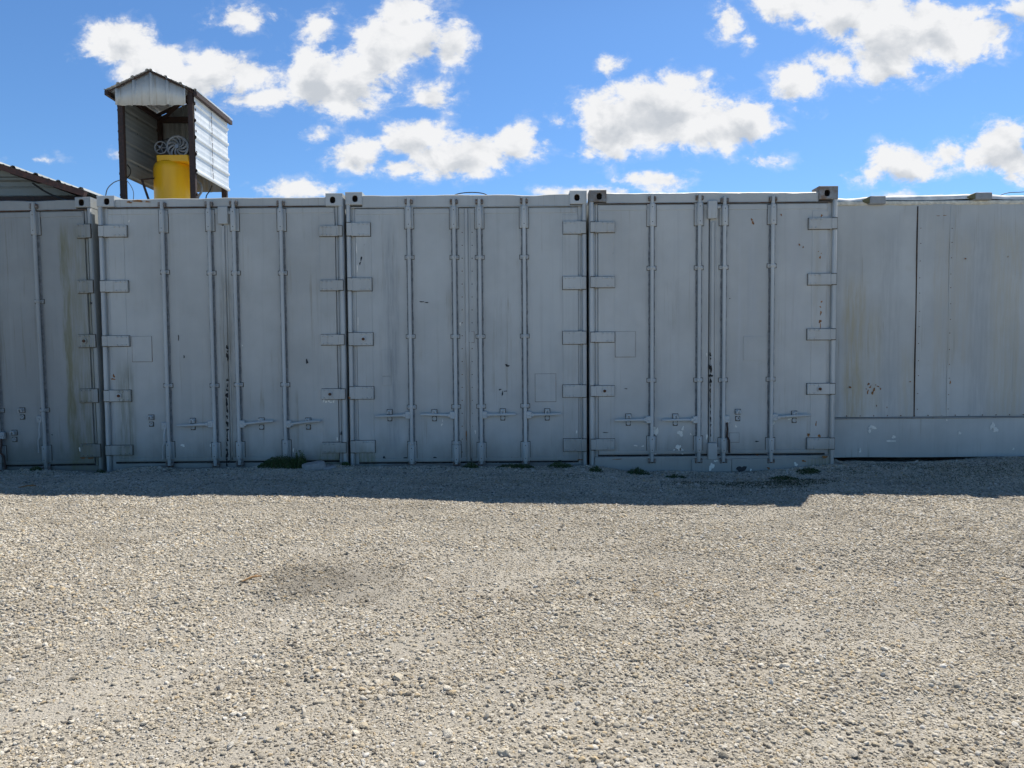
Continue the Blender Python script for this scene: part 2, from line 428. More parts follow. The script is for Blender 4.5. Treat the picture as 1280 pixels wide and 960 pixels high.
gob = bpy.data.objects.new('ground', me); C.objects.link(gob); tag(gob, 'pale beige gravel yard with dusty wheel tracks', 'ground', kind='structure')

# ------------------------------------------------------------------ gravel stones (uncountable: one object)
def stone_mat():
    m, q, b, P = new_mat('gravel_stone')
    oi = q.n('ShaderNodeObjectInfo'); r = q.n('ShaderNodeValToRGB'); q.put(r.inputs[0], oi.outputs['Random'])
    e = r.color_ramp.elements; r.color_ramp.interpolation = 'CONSTANT'
    e[0].position = 0; e[0].color = (.40,.365,.30,1); e[1].position = .14; e[1].color = (.30,.275,.23,1)
    for p, c in ((.26,(.46,.43,.375,1)),(.42,(.355,.31,.235,1)),(.55,(.47,.455,.42,1)),(.64,(.25,.235,.205,1)),(.72,(.42,.39,.34,1)),(.83,(.17,.155,.13,1)),(.88,(.38,.305,.20,1)),(.93,(.10,.09,.08,1)),(.96,(.50,.49,.47,1))):
        x = e.new(p); x.color = c
    n = q.noise(P, 1.3, 4, 0.65)
    c = q.mix(q.ss(n, 0.30, 0.70, 0, 0.4), q.mix(1.0, r.outputs[0], (1.58, 1.54, 1.46), 'MULTIPLY'), DUSTC)
    q.put(b.inputs['Base Color'], c); b.inputs['Roughness'].default_value = 0.95; b.inputs['Specular IOR Level'].default_value = 0.1
    L = oi.outputs['Location']
    big = q.noise(L, 0.9, 4, 0.6); mid = q.noise(q.vm('MULTIPLY', off(q, L, 2.0), (2.2, 5.0, 1.0)), 1.0, 3, 0.6)
    c = q.mix(q.ss(big, 0.40, 0.62, 0.45, 0), c, q.mix(1.0, c, (0.80, 0.79, 0.78), 'MULTIPLY'))
    c = q.mix(q.ss(mid, 0.50, 0.68, 0, 0.45), c, q.mix(1.0, c, (0.62, 0.61, 0.60), 'MULTIPLY'))
    ox, oy = gp(410, 730)
    dd = q.vm('LENGTH', q.vm('MULTIPLY', q.vm('SUBTRACT', L, (ox, oy, 0)), (1/0.62, 1/0.45, 0)))
    c = q.mix(q.ss(q.math('ADD', dd, q.math('MULTIPLY_ADD', q.noise(L, 4, 4, 0.65), 1.4, -0.7)), 1.0, 0.2, 0, 0.6), c, q.mix(1.0, c, (0.48, 0.46, 0.43), 'MULTIPLY'))
    q.put(b.inputs['Base Color'], c)
    bump(q, b, q.noise(P, 4, 4, 0.6), 0.4, 0.15)
    return m
m_stone = stone_mat()
stones = bpy.data.collections.new('stone_shapes')
for i in range(14):
    bm = bmesh.new(); bmesh.ops.create_icosphere(bm, subdivisions=2 if i < 9 else 1, radius=1.0)
    sd_ = Vector((i*7.1, i*3.3, i*5.7)); sx, sy, sz = rng.uniform(.85,1.35), rng.uniform(.75,1.05), rng.uniform(.42,.72)
    cuts = [(Vector((rng.gauss(0,1), rng.gauss(0,1), rng.gauss(0,1))).normalized(), rng.uniform(.55,.85)) for _ in range(9)]
    for v in bm.verts:
        p = v.co.copy()
        for nrm, dd in cuts:
            e_ = p.dot(nrm) - dd
            if e_ > 0: p -= nrm * e_ * 0.9
        p *= 1 + 0.22*mnoise.noise(p*1.7 + sd_) + 0.08*mnoise.noise(p*5 + sd_)
        v.co = Vector((p.x*sx, p.y*sy, p.z*sz))
    mm = bpy.data.meshes.new('stone_%02d' % i); bm.to_mesh(mm); bm.free(); mm.materials.append(m_stone)
    mm.polygons.foreach_set('use_smooth', [True]*len(mm.polygons)); mm.set_sharp_from_angle(angle=R(38))
    stones.objects.link(bpy.data.objects.new('stone_shape_%02d' % i, mm))

def scatter(n, ylo, yhi, smin, smax, power, thresh, seed):
    r = np.random.default_rng(seed)
    y = r.uniform(ylo**2, yhi**2, n)**0.5; x = r.uniform(-1, 1, n)*(0.80*y + 0.55)
    d = dust(x, y)
    clump = fbm(x, y, 70+seed, 0.22, 3, 0.6)
    p = np.clip(1.05 - thresh*d, 0.06, 1) * np.clip((clump-(0.22 if smax < .015 else .42))*(2.8 if smax < .015 else 5), 0.25 if smax < .015 else .08, 1)
    keep = r.uniform(0, 1, n) < p; x, y = x[keep], y[keep]
    s = smin + (smax-smin)*r.uniform(0, 1, len(x))**power
    return x, y, s
parts = [scatter(760000, 1.75, 7.4, .0028, .0062, 1.4, .34, 1), scatter(330000, 1.75, 7.4, .0050, .0108, 2.2, .92, 2), scatter(80000, 1.75, 7.4, .0090, .0150, 2.4, 1.05, 3)]
px_, py_, s_ = [np.concatenate(a) for a in zip(*parts)]
# a few bigger stones seen singly in the photograph
BIG = [(497,842,.026),(276,858,.022),(386,822,.014),(535,728,.017),(558,858,.018),(740,745,.016),(1198,850,.020),(980,826,.024),(1106,805,.017),(630,940,.020),
       (700,913,.019),(1010,905,.018),(905,940,.020),(455,905,.020),(180,870,.014),(90,850,.016),(1170,700,.014),(820,870,.016),(1230,832,.022),(560,915,.022),(350,905,.018),(1065,930,.022),
       (516,586,.03),(470,588,.028),(690,590,.026),(720,592,.024),(660,596,.022),(1003,588,.03),(1030,584,.03),(1045,577,.028),(155,583,.022),(172,584,.02),(270,582,.022),(1056,586,.026),(760,594,.024),(800,597,.018),(870,602,.018),(930,603,.02)]
for _ in range(600):           # coarser stones raked up against the container feet
    _px = rng.uniform(0, 1280); BIG.append((_px, rng.gauss(0, 5) + (594 if _px < 760 else 602 if _px < 1040 else 584), rng.uniform(.009, .024)))
for _ in range(900): BIG.append((rng.uniform(1046, 1290), rng.uniform(575, 625), rng.uniform(.008, .017)))
bx = np.array([gp(a, b) for a, b, _ in BIG]); px_ = np.concatenate([px_, bx[:,0]]); py_ = np.concatenate([py_, bx[:,1]]); s_ = np.concatenate([s_, [c for _,_,c in BIG]])
ok = py_ < 6.9 + 0.45*(px_ > 3.4); px_, py_, s_ = px_[ok], py_[ok], s_[ok]
N = len(px_); pz_ = ground_z(px_, py_) + s_*0.18
me = bpy.data.meshes.new('gravel'); me.vertices.add(N); me.vertices.foreach_set('co', np.stack([px_, py_, pz_], -1).ravel().astype(np.float32))
a = me.attributes.new('size', 'FLOAT', 'POINT'); a.data.foreach_set('value', s_.astype(np.float32))
a = me.attributes.new('spin', 'FLOAT_VECTOR', 'POINT'); a.data.foreach_set('vector', np.stack([npr.normal(0,.35,N), npr.normal(0,.35,N), npr.uniform(0,6.283,N)], -1).ravel().astype(np.float32))
a = me.attributes.new('pick', 'INT', 'POINT'); pk = np.where(s_ > .006, npr.integers(0, 9, N), npr.integers(9, 14, N)); a.data.foreach_set('value', pk.astype(np.int32))
gravel = bpy.data.objects.new('gravel', me); C.objects.link(gravel); tag(gravel, 'loose crushed stone gravel strewn over the yard', 'gravel', kind='stuff')
gn = bpy.data.node_groups.new('strew_stones', 'GeometryNodeTree')
gn.interface.new_socket('Geometry', in_out='INPUT', socket_type='NodeSocketGeometry'); gn.interface.new_socket('Geometry', in_out='OUTPUT', socket_type='NodeSocketGeometry')
q = NT(gn); gi = q.n('NodeGroupInput'); go = q.n('NodeGroupOutput'); iop = q.n('GeometryNodeInstanceOnPoints'); ci = q.n('GeometryNodeCollectionInfo')
ci.inputs['Collection'].default_value = stones; ci.inputs['Separate Children'].default_value = True; ci.inputs['Reset Children'].default_value = True
def named(nm, dt):
    n = q.n('GeometryNodeInputNamedAttribute', data_type=dt); n.inputs['Name'].default_value = nm; return n.outputs['Attribute']
gn.links.new(gi.outputs[0], iop.inputs['Points']); gn.links.new(ci.outputs[0], iop.inputs['Instance']); iop.inputs['Pick Instance'].default_value = True
gn.links.new(named('pick', 'INT'), iop.inputs['Instance Index']); gn.links.new(named('spin', 'FLOAT_VECTOR'), iop.inputs['Rotation']); gn.links.new(named('size', 'FLOAT'), iop.inputs['Scale'])
gn.links.new(iop.outputs[0], go.inputs[0])
gravel.modifiers.new('strew', 'NODES').node_group = gn

# ------------------------------------------------------------------ containers
def blotch(mb, x, y, z, rx, rz, seed, th=0.0012, mi=0):
    """irregular thin flake of bared primer or rust bloom lying on a face that looks towards -Y"""
    r = random.Random(seed); n = 14; vs = []
    ph = [r.uniform(0, 6.28) for _ in range(3)]
    for k in range(n):
        t = 2*math.pi*k/n; rr = 1 + .28*math.sin(2*t+ph[0]) + .22*math.sin(3*t+ph[1]) + .15*math.sin(5*t+ph[2])
        vs.append((x + rx*rr*math.cos(t), y-th, z + rz*rr*math.sin(t)))
    for k in range(n): vs.append((vs[k][0], y+0.001, vs[k][2]))
    fs = [list(range(n))] + [(k, (k+1)%n, n+(k+1)%n, n+k) for k in range(n)]
    mb.add(vs, fs, mi)

def casting_mesh(x0, x1, y0, y1, z0, z1, hx):
    mb = MB(); n = 24; cx, cz = hx, (z0+z1)/2 - 0.004
    c = 0.006
    def rect(t, X0, X1, Z0, Z1):
        mx, mz = (X0+X1)/2, (Z0+Z1)/2; a, b = math.cos(t), math.sin(t); k = 1/max(abs(a), abs(b)); return (mx + a*k*(X1-X0)/2, mz + b*k*(Z1-Z0)/2)
    def oval(t, r0):
        a, b = math.cos(t), math.sin(t); return (cx + 0.030*r0*math.copysign(abs(a)**.75, a), cz + 0.036*r0*math.copysign(abs(b)**.75, b))
    rings = []
    ts = [math.pi/4 + 2*math.pi*k/n for k in range(n)]
    for kind, y, mi in ((0,y1,0),(1,y0+c,0),(2,y0,0),(3,y0,0),(4,y0+.006,0),(5,y0+.055,1)):
        r = []
        for t in ts:
            if kind in (0, 1): p = rect(t, x0, x1, z0, z1)
            elif kind == 2: p = rect(t, x0+c, x1-c, z0+c, z1-c)
            elif kind == 3: p = oval(t, .98)
            elif kind == 4: p = oval(t, .88)
            else: p = oval(t, 0.86)
            r.append((p[0], y, p[1]))
        rings.append(r)
    for i in range(5):
        vs = rings[i] + rings[i+1]; mb.add(vs, [(k, (k+1)%n, n+(k+1)%n, n+k) for k in range(n)], 1 if i == 4 else 0)
    mb.add(rings[5], [list(range(n))], 1); mb.add(rings[0], [list(range(n))], 0)
    return mb

def container(spec):
    S = spec; Y = S['Y']; A = lambda px, py, dy=0.0: at(px, py, Y+dy)
    xl, xr = A(S['xl'], S.get('ym', 420)).x, A(S['xr'], S.get('ym', 420)).x
    root = thing('shipping_container', (xr if S.get('pivot_right') else xl, Y, 0.0), S['label'], 'shipping container', 'grey shipping containers standing side by side')
    O = root.location.copy(); P = S['paint']; PH = S.get('paint_hw', P)
    if S.get('lean'): root.rotation_euler = (0, S['lean'], 0)
    xm = (xl+xr)/2
    ztop = (A(S['xl']+40, S['cast_l'][0]).z if S['cast_l'] else A(S['xr']-10, S['cast_r'][0]).z); ztr = A(S['xr']-10, S['cast_r'][0]).z
    ztop = (ztop+ztr)/2
    zhb = A((S['xl']+S['xr'])/2, S['head'][1]).z; zht = A((S['xl']+S['xr'])/2, S['head'][0]).z
    zdb = A((S['xl']+S['xr'])/2, S['door_bottom']).z
    def build(mb, name, mats, par=root, **k): return mb.build(name, mats, par, origin=O, **k)
    # long insulated box behind the door frame
    mb = MB(); mb.box(xl+.012, xr-.012, Y+.13, Y+12.1, -.16, zht-.012, .01)
    for s in (xl+.012, xr-.012):
        for k in range(30): mb.box(s-.010, s+.010, Y+.5+k*.39, Y+.53+k*.39, .1, zht-.12, .004)
    build(mb, 'body', P)
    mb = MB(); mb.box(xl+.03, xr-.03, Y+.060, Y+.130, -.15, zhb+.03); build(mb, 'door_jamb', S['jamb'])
    # posts: a slim rounded outer bar plus a recessed inner strip
    for s, x in ((1, xl), (-1, xr)):
        mb = MB(); mb.box(x, x+s*.042, Y+.0, Y+.13, -.16, ztop-.10, .010)
        mb.box(x+s*.0425, x+s*.062, Y+.042, Y+.128, -.16, zhb-.002, .003)
        mb.box(x+s*.0622, x+s*.082, Y+.034, Y+.10, -.16, zhb-.004, .002)
        build(mb, 'corner_post', PH)
    # header beam with small dents in the upper edge
    hx_a = xl + (S['cast_l'][2] if S['cast_l'] else 0) + .001; hx_b = xr - (S['cast_r'][2] if S['cast_r'] else 0) - .001
    mb = MB(); n = 40; vs = []
    r = random.Random(S['seed']); ph = [r.uniform(0, 6) for _ in range(4)]
    for k in range(n+1):
        x = hx_a + (hx_b-hx_a)*k/n
        w = .0015*math.sin(k*.7+ph[0]) + .0008*math.sin(k*1.9+ph[1]) + .002*math.sin(k*.31+ph[2]); w -= .010*math.exp(-((k-S.get('dent', 33))/3.0)**2)
        yw = .004*math.sin(k*.5+ph[3])
        vs += [(x, Y+.012+yw, zhb), (x, Y+.010+yw, zht-.008+w), (x, Y+.020+yw, zht+w), (x, Y+.14, zht+w*.5), (x, Y+.13, zhb)]
    fs = []
    for k in range(n):
        for j in range(5): fs.append((k*5+j, (k+1)*5+j, (k+1)*5+(j+1)%5, k*5+(j+1)%5))
    fs += [[0,1,2,3,4], [n*5+j for j in range(5)]]
    mb.add(vs, fs)
    hb = build(mb, 'header_beam', P)
    # the rain gutter lip under the header, partly rusted
    mb = MB(); mb.box(xl+.05, xr-.05, Y+.004, Y+.03, zhb-.008, zhb-.001, .002); build(mb, 'gutter_lip', S.get('lip', P))
    for s, c in ((1, S['cast_l']), (-1, S['cast_r'])):
        if not c: continue
        x = xl if s > 0 else xr; py0, py1, w = c
        z1 = A(S['xl']+10 if s > 0 else S['xr']-10, py0).z; z0 = A(S['xl']+10 if s > 0 else S['xr']-10, py1).z
        cm = casting_mesh(min(x, x+s*w)-.002, max(x, x+s*w)+.002, Y-.008, Y+.17, z0, z1, x+s*w*.58)
        build(cm, 'corner_casting', [S.get('cast_paint', PH), m_hole])
    # sill
    mb = MB(); sy = S.get('sill_y', .03)
    mb.box(xl+.045, xr-.045, Y+sy, Y+.13, -.16, zdb-.018, .006); sill = build(mb, 'door_sill', S.get('sill_paint', P))
    if S.get('sill_extra'):
        for (a, b, c, d) in S['sill_extra']:
            p, q_ = A(a, b), A(c, d); mb = MB(); mb.box(p.x, q_.x, Y-.012, Y+.03, q_.z, p.z, .004); build(mb, 'sill_plate', P, sill)
    # doors
    xs = A(S['seam'], 420).x; zdt = zhb - .014; doors = []
    for s, (a, b) in ((0, (xl+.085, xs-.006)), (1, (xs+.006, xr-.085))):
        mb = MB(); yd = Y + .022
        mb.box(a, b, yd, Y+.075, zdb, zdt, .004)
        # shallow raised border of the door skin and hinge side band
        hx0, hx1 = (a, a+.16) if s == 0 else (b-.16, b)
        mb.box(hx0+.004, hx1, yd-.0035, yd+.01, zdb+.01, zdt-.075, .0015)
        mb.box(a+.012, b-.012, yd-.005, yd+.01, zdt-.058, zdt-.008, .003)
        mb.box(a+.012, b-.012, yd-.006, yd+.01, zdb+.008, zdb+.042, .003)
        for k in range(3): pass
        d = build(mb, 'door', S.get('door_paint', [P, P])[s]); doors.append(d)
        mb = MB(); ex = a-.012 if s == 0 else b+.001; ex = a-.0028 if s == 0 else b+.0002; mb.box(ex, ex+.0026, yd+.010, Y+.06, zdb-.008, zdt+.008, 0)
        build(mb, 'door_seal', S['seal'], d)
        mb = MB(); rs = random.Random(S['seed']*5+s); n = 60; vs = []
        for k in range(n+1):
            xx = a + (b-a)*k/n; lowz = zdb - .010 - .014*max(0, math.sin(k*.21+rs.random()*.6+S['seed'])) - .004*rs.random()
            vs += [(xx, yd+.014, zdb-.0005), (xx, yd+.014, lowz), (xx, Y+.061, lowz), (xx, Y+.061, zdb-.0005)]
        mb.add(vs, [(k*4+j, k*4+4+j, k*4+4+(j+1)%4, k*4+(j+1)%4) for k in range(n) for j in range(4)]); build(mb, 'bottom_seal_shade', m_black, d)  # bottom seal in black, painting the shadow line of the door gap
    yd = Y + .022
    # centre overlap strip
    if S.get('strip'):
        a, b, c_, d_ = S['strip']; mb = MB(); z1, z0 = A(a, c_).z, A(a, d_).z; x0, x1 = A(a, 420).x, A(b, 420).x
        mb.box(x0, x1, yd-.014, yd+.001, z0, z1, .004); mb.box(x1+.008, x1+.024, yd-.006, yd+.001, z0, z1, .002)
        build(mb, 'overlap_strip', P, doors[1])
        if S.get('torn'):
            r = random.Random(3)
            for (pa, pb, wpx) in S['torn']:
                y_ = pa
                while y_ < pb:
                    h = r.uniform(3, 9); ww = wpx*r.uniform(.5, 1.4); p = A(S['torn_x'] + r.uniform(-.5, .5), y_+h/2, .02)
                    mb = MB(); blotch(mb, p.x, yd-.0145, p.z, ww/2/124, h/2/124, r.random(), .0010); build(mb, 'torn_seal_patch', m_black, doors[1], smooth=0); y_ += h*r.uniform(.9, 1.5)
    if S.get('rivet_cols'):
        for j, (xc, ya, yb, st) in enumerate(S['rivet_cols']):
            y_ = ya
            while y_ < yb: p = A(xc, y_); mb = MB(); mb.rivet(p.x, yd, p.z, .0056, .003); build(mb, 'rivet', m_rust if j % 2 == 0 else m_grime_shade, doors[0 if xc < S['seam'] else 1]); y_ += st
    # hinges
    def hinge(s, x_end, py0, py1, bolt):
        d = doors[s]; mb = MB(); pyref = S['xl'] if s == 0 else S['xr']
        z1 = A(pyref, py0).z; z0 = A(pyref, py1).z; xe = A(x_end, (py0+py1)/2).x; x = xl if s == 0 else xr; sg = 1 if s == 0 else -1
        mb.box(x+sg*.004, x+sg*.05, Y-.012, Y+.012, z0, z1, .005)
        mb.box(x+sg*.047, xe, Y-.006, yd-.001, z0, z1, .002)
        mb.tube([(x+sg*.052, Y-.004, z0+.004), (x+sg*.052, Y-.004, z1-.004)], .011, 10)
        mb.box(x+sg*.062, xe+sg*.0045, yd-.0042, yd+.0, z0-.0055, z1+.0045, 0, 1)
        mb.box(x+sg*.003, x+sg*.0515, Y-.0095, Y+.008, z0-.0045, z1+.0040, 0, 1)
        for k in range(3):
            xx = xe - sg*(.024 + .045*k)
            for zz in (z0+.014, z1-.014):
                if S['seed'] != 4 or zz > (z0+z1)/2 or k < 2: mb.rivet(xx, Y-.006, zz, .0095, .008)
        h = build(mb, 'hinge', [S.get('hinge_paint', P), m_grime_shade], d)
        # grimy line under and around the plate
        if bolt:
            mb = MB(); p = A(bolt, (py0+py1)/2); zc = (z0+z1)/2
            mb.tube([(p.x, Y-.007, zc), (p.x, Y-.017, zc)], .026, 16); mb.tube([(p.x, Y-.017, zc), (p.x, Y-.026, zc)], .015, 12, 1)
            build(mb, 'hinge_bolt', [PH, m_rust], d)
    for s, key in ((0, 'hinges_l'), (1, 'hinges_r')):
        for (xe, a, b, *bo) in S.get(key, []): hinge(s, xe, a, b, bo[0] if bo else None)
    # lock rods
    RR = .0175; yr = yd - .030
    for rd in S['rods']:
        x = A(rd['x'], 420).x; px = rd['x']; t0, t1 = rd['top']; zt = A(px, t0).z; zb = A(px, rd['end']).z
        mb = MB(); mb.tube([(x, yr, zb), (x, yr, A(px, t0-10).z)], RR, 14); rod = build(mb, 'lock_rod', S.get('rod_paint', PH))
        mb = MB()  # dark ragged strip on the door, painting the shade beside the rod
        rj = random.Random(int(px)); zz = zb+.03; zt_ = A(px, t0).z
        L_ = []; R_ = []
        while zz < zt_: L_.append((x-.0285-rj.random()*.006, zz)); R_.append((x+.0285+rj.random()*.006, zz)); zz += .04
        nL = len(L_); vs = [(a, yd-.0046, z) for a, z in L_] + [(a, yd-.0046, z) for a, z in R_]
        mb.add(vs, [(i, nL+i, nL+i+1, i+1) for i in range(nL-1)]); build(mb, 'grime_strip', S['rodshade'], rod, recalc=False, smooth=0)  # strip is the painted shade beside the rod
        def guide(za, zb_, nm='rod_guide'):
            mb = MB(); mb.box(x-.026, x+.026, yr-RR-.006, yd+.002, zb_, za, .009); mb.box(x-.045, x+.045, yd-.008, yd+.001, zb_+.004, za-.004, .002); mb.box(x-.050, x+.050, yd-.0050, yd+.0005, zb_-.002, za+.002, 0, 1)  # widest plate is dark: contact shade painted around the guide
            for k in (0.18, 0.82):
                mb.rivet(x, yr-RR-.006, zb_+(za-zb_)*k, .005, .002, 1); 
                for sx in (-1, 1):
                    mb.rivet(x+sx*.037, yd-.008, zb_+(za-zb_)*k, .0055, .004)
            return build(mb, nm, [PH, m_grime_shade], rod)
        guide(A(px, t0).z, A(px, t1).z); guide(A(px, rd['bot'][0]).z, A(px, rd['bot'][1]).z)
        for c in rd['clamps']:
            z = A(px, c).z; mb = MB(); mb.box(x-.023, x+.023, yr-RR-.005, yd+.001, z-.017, z+.017, .007)
            mb.box(x-.044, x+.044, yd-.008, yd+.001, z-.020, z+.020, .007); mb.box(x-.0485, x+.0485, yd-.0050, yd+.0005, z-.0235, z+.0235, 0, 1)  # larger dark plate paints the contact shade around the clamp
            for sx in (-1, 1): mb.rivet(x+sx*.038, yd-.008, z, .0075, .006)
            mb.rivet(x, yr-RR-.006, z, .006, .004); build(mb, 'rod_clamp', [PH, m_grime_shade], rod)
        # cams and keepers at both ends, rusted
        for z, sgn, nm in ((A(px, t0-6).z, 1, 'cam_keeper'), (zb+.01, -1, 'cam_keeper')):
            if sgn < 0 and z < .02 and S['seed'] != 4: pass
            mb = MB(); r = random.Random(int(px)*7+sgn)
            mb.box(x-.038, x-.016, Y-.020, Y+.014, z-.026, z+.026, .006); mb.box(x+.018, x+.040, Y-.018, Y+.014, z-.024, z+.022, .006)
            mb.box(x-.016, x+.018, Y-.014, Y+.014, z-.008+sgn*.012, z+.010+sgn*.012, .003)
            mb.box(x-.010, x+.014, Y-.024, Y-.002, z-.022, z+.018, .007, 1)
            build(mb, nm, [S.get('keeper', m_keeper), m_rust], rod)
        h = rd.get('handle')
        if h:
            kind, hy = h[0], h[1]; z = A(px, hy).z; sg = -1 if kind[-1] == 'L' else 1
            mb = MB(); mb.box(x+sg*.010, x+sg*.062, yr-.020, yr+.016, z-.036, z+.036, .006); mb.rivet(x+sg*.036, yr-.020, z, .010, .007)
            build(mb, 'handle_hub', PH, rod)
            mb = MB()
            if kind.startswith('hang'):
                x0 = x+sg*.03
                mb.tube([(x0, yr-.012, z-.03), (x0+sg*.004, yr-.022, z-.10), (x0-sg*.004, yr-.03, z-.17), (x0+sg*.022, yr-.016, z-.21), (x0+sg*.026, yr-.012, z-.34)], [.010,.010,.011,.010,.010], 10)
                build(mb, 'handle', h[2] if len(h) > 2 else PH, rod)
            else:
                xe = A(h[2], hy).x; L = abs(xe-x); rise = h[3] if len(h) > 3 else .012
                mb.tube([(x+sg*.055, yr-.006, z), (x+sg*.12, yr-.012, z+rise*.3), (x+sg*L*.55, yr-.016, z+rise*.6)], [.014,.0145,.013], 10)
                mb.tube([(x+sg*L*.5, yr-.017, z+rise*.55), (x+sg*L*.75, yr-.020, z+rise*.85), (x+sg*L, yr-.022, z+rise)], [.012,.014,.010], 10)
                mb.box(x+sg*.057, x+sg*.085, yr-.026, yr+.004, z-.016, z+.016, .004)
                build(mb, 'handle', h[4] if len(h) > 4 else PH, rod)
                xc = x+sg*L*h[5] if len(h) > 5 else x+sg*L*.62
                catch(xc, yd, z, sg, build, doors[0 if x < xs else 1], PH)
    for (px, py, mk) in S.get('catches', []):
        p = A(px, py); catch(p.x, yd, p.z, 1, build, doors[0 if p.x < xs else 1], PH, True)
    for (a, b, c, d, mt) in S.get('plates', []):       # flush patch plates
        p, q_ = A(a, b), A(c, d); mb = MB(); mb.box(p.x, q_.x, yd-.0055, yd+.001, q_.z, p.z, .0012)
        e = .0035
        for (X0, X1, Z0, Z1) in ((p.x-e, q_.x+e, q_.z-e, q_.z+.001), (p.x-e, q_.x+e, p.z-.001, p.z+e*.6), (p.x-e*.7, p.x+.0005, q_.z, p.z), (q_.x-.0005, q_.x+e*.7, q_.z, p.z)):
            mb.box(X0, X1, yd-.0042, yd+.001, Z0, Z1, 0, 1)
        build(mb, 'patch_plate', [P, mt], doors[0 if p.x < xs else 1])
    for (a, b, c, d, dep) in S.get('boxes', []):
        p, q_ = A(a, b), A(c, d); mb = MB(); mb.box(p.x, q_.x, yd-dep, yd+.001, q_.z, p.z, .006); mb.box(q_.x-.004, q_.x+.045, yd-dep*.5, yd+.001, p.z-.075, p.z-.045, .004)
        build(mb, 'lock_box', PH, doors[1])
    for key, nm, mt in (('chips', 'paint_chip', m_chip), ('rust', 'rust_spot', m_rust_o), ('scuffs', 'scuff_mark', m_seal)):
        for s in (0, 1):
            L = [t for t in S.get(key, []) if (t[0] < S['seam']) == (s == 0)]
            if not L: continue
            for i, (a, b, rx, rz, *dy) in enumerate(L):
                p = A(a, b, .0); yy = yd - .0036 if not dy else Y + dy[0]
                mb = MB(); blotch(mb, p.x, yy, p.z, rx/124, rz/124, i+int(a)); build(mb, nm, mt, doors[s], smooth=0)
    return root

def catch(xc, yd, z, sg, build, door, PH, bare=False):
    mb = MB(); mb.box(xc-.026, xc+.026, yd-.007, yd+.001, z+.010, z+.058, .006); mb.box(xc-.030, xc+.030, yd-.0048, yd+.0005, z+.006, z+.062, 0, 2)
    arc = [(xc+sg*.016*math.cos(t), yd-.036-.004*math.sin(t), z+.022+.028*math.sin(t)) for t in [k*math.pi/7-.2 for k in range(9)]]
    mb.tube(arc, .0095, 8); mb.tube([(xc-.012, yd-.004, z+.034), (xc-.012*sg, yd-.034, z+.034)], .006, 8)
    if bare: mb.rivet(xc-.008, yd-.006, z+.03, .010, .012, 1)
    build(mb, 'handle_catch', [PH, m_rust, m_grime_shade], door)
    mb = MB(); mb.box(xc-.018, xc+.018, yd-.006, yd+.001, z-.055, z-.014, .004); mb.box(xc-.024, xc+.024, yd-.0048, yd+.0005, z-.062, z-.010, 0, 2)
    ring = [(xc+.017*math.cos(t), yd-.010, z-.034+.017*math.sin(t)) for t in [k*2*math.pi/14 for k in range(15)]]
    mb.tube(ring, .0045, 6)
    if bare: mb.rivet(xc+.010, yd-.006, z-.03, .008, .006, 1)
    build(mb, 'catch_ring', [PH, m_rust, m_grime_shade], door)

m_keeper = rusty('rust_stained_paint', (0.24, 0.235, 0.225), (0.12, 0.07, 0.04), 6, sc=45)
HW = (0.45, 0.475, 0.475)
p1 = paint('enamel_slate', (0.285, 0.298, 0.292), 1, .40, [(-.33, -.265, -.05, 2.45, .03, (.15,.145,.07), .95), (-.30, -.10, -.1, .95, .08, (0.16,0.155,0.095), .75), (-.30, -.05, .9, 2.5, .05, (.21,.205,.14), .6), (-1.5, -.4, -.1, .35, .1, (.17,.18,.17), .5)], grime=.7)
p2 = paint('enamel_grey', (0.425, 0.438, 0.425), 2, .36, [(.15, .28, .05, 1.1, .06, (.15,.155,.10), .55), (2.17, 2.42, -.02, .18, .05, (.16,.16,.07), .9), (1.20, 1.30, .1, 2.0, .03, (.16,.15,.11), .5)], grime=.55)
p3 = paint('enamel_blue_grey', (0.455, 0.475, 0.468), 3, .34, [(.08, .26, -.02, .18, .04, (.17,.17,.08), .85), (.40, .48, .2, 2.4, .06, (.22,.245,.262), .6), (1.17, 1.23, .1, 1.2, .02, (.20,.17,.13), .5)], grime=.5)
p4 = paint('enamel_pale_grey', (0.475, 0.488, 0.475), 4, .42, [(1.50, 1.515, .8, 2.4, .015, (.47,.49,.50), .75), (1.60, 1.66, 1.3, 2.35, .04, (.42,.44,.45), .6), (2.00, 2.10, 1.3, 2.5, .05, (.45,.46,.46), .6), (2.26, 2.30, 1.2, 2.5, .03, (.42,.40,.34), .5),
     (2.2, 2.45, -.1, .12, .05, (.17,.16,.07), .7), (1.25, 1.42, -.1, .25, .05, (.33,.34,.33), .4)], grime=.45, chips=.5)
hw1 = paint('enamel_slate_fittings', (0.34, 0.36, 0.36), 11, .25, [(-.30, -.04, -.1, 2.5, .08, (.19,.19,.11), .7)], grime=.5)
hw2 = paint('enamel_grey_fittings', HW, 12, .25, grime=.35)
hw3 = paint('enamel_blue_grey_fittings', (0.48, 0.505, 0.505), 13, .22, grime=.3)
hw4 = paint('enamel_pale_fittings', (0.49, 0.51, 0.505), 14, .25, grime=.35)
m_seal2 = plain('worn_seal', (0.09,0.10,0.105), 0.75)
m_grime_shade = plain('rust_grime_shade_line', (0.085, 0.075, 0.06), 0.9, var=.4, sc=50)  # rust grime around hinges, and painted contact shade around rod fittings
m_rodshade = plain('shade_behind_rods', (0.20, 0.215, 0.225), .8, var=.3, sc=25)  # tone of the contact shade painted behind the rods
m_jamb = plain('jamb_dark_grey', (0.17, 0.185, 0.20), 0.7)  # dark grey of the jambs and most door seals
m_lip = rusty('rusted_lip', (0.20, 0.19, 0.17), (0.12, 0.06, 0.035), 8, sc=9)

def rod(x, top, bot, clamps, end, handle=None): return dict(x=x, top=top, bot=bot, clamps=clamps, end=end, handle=handle)

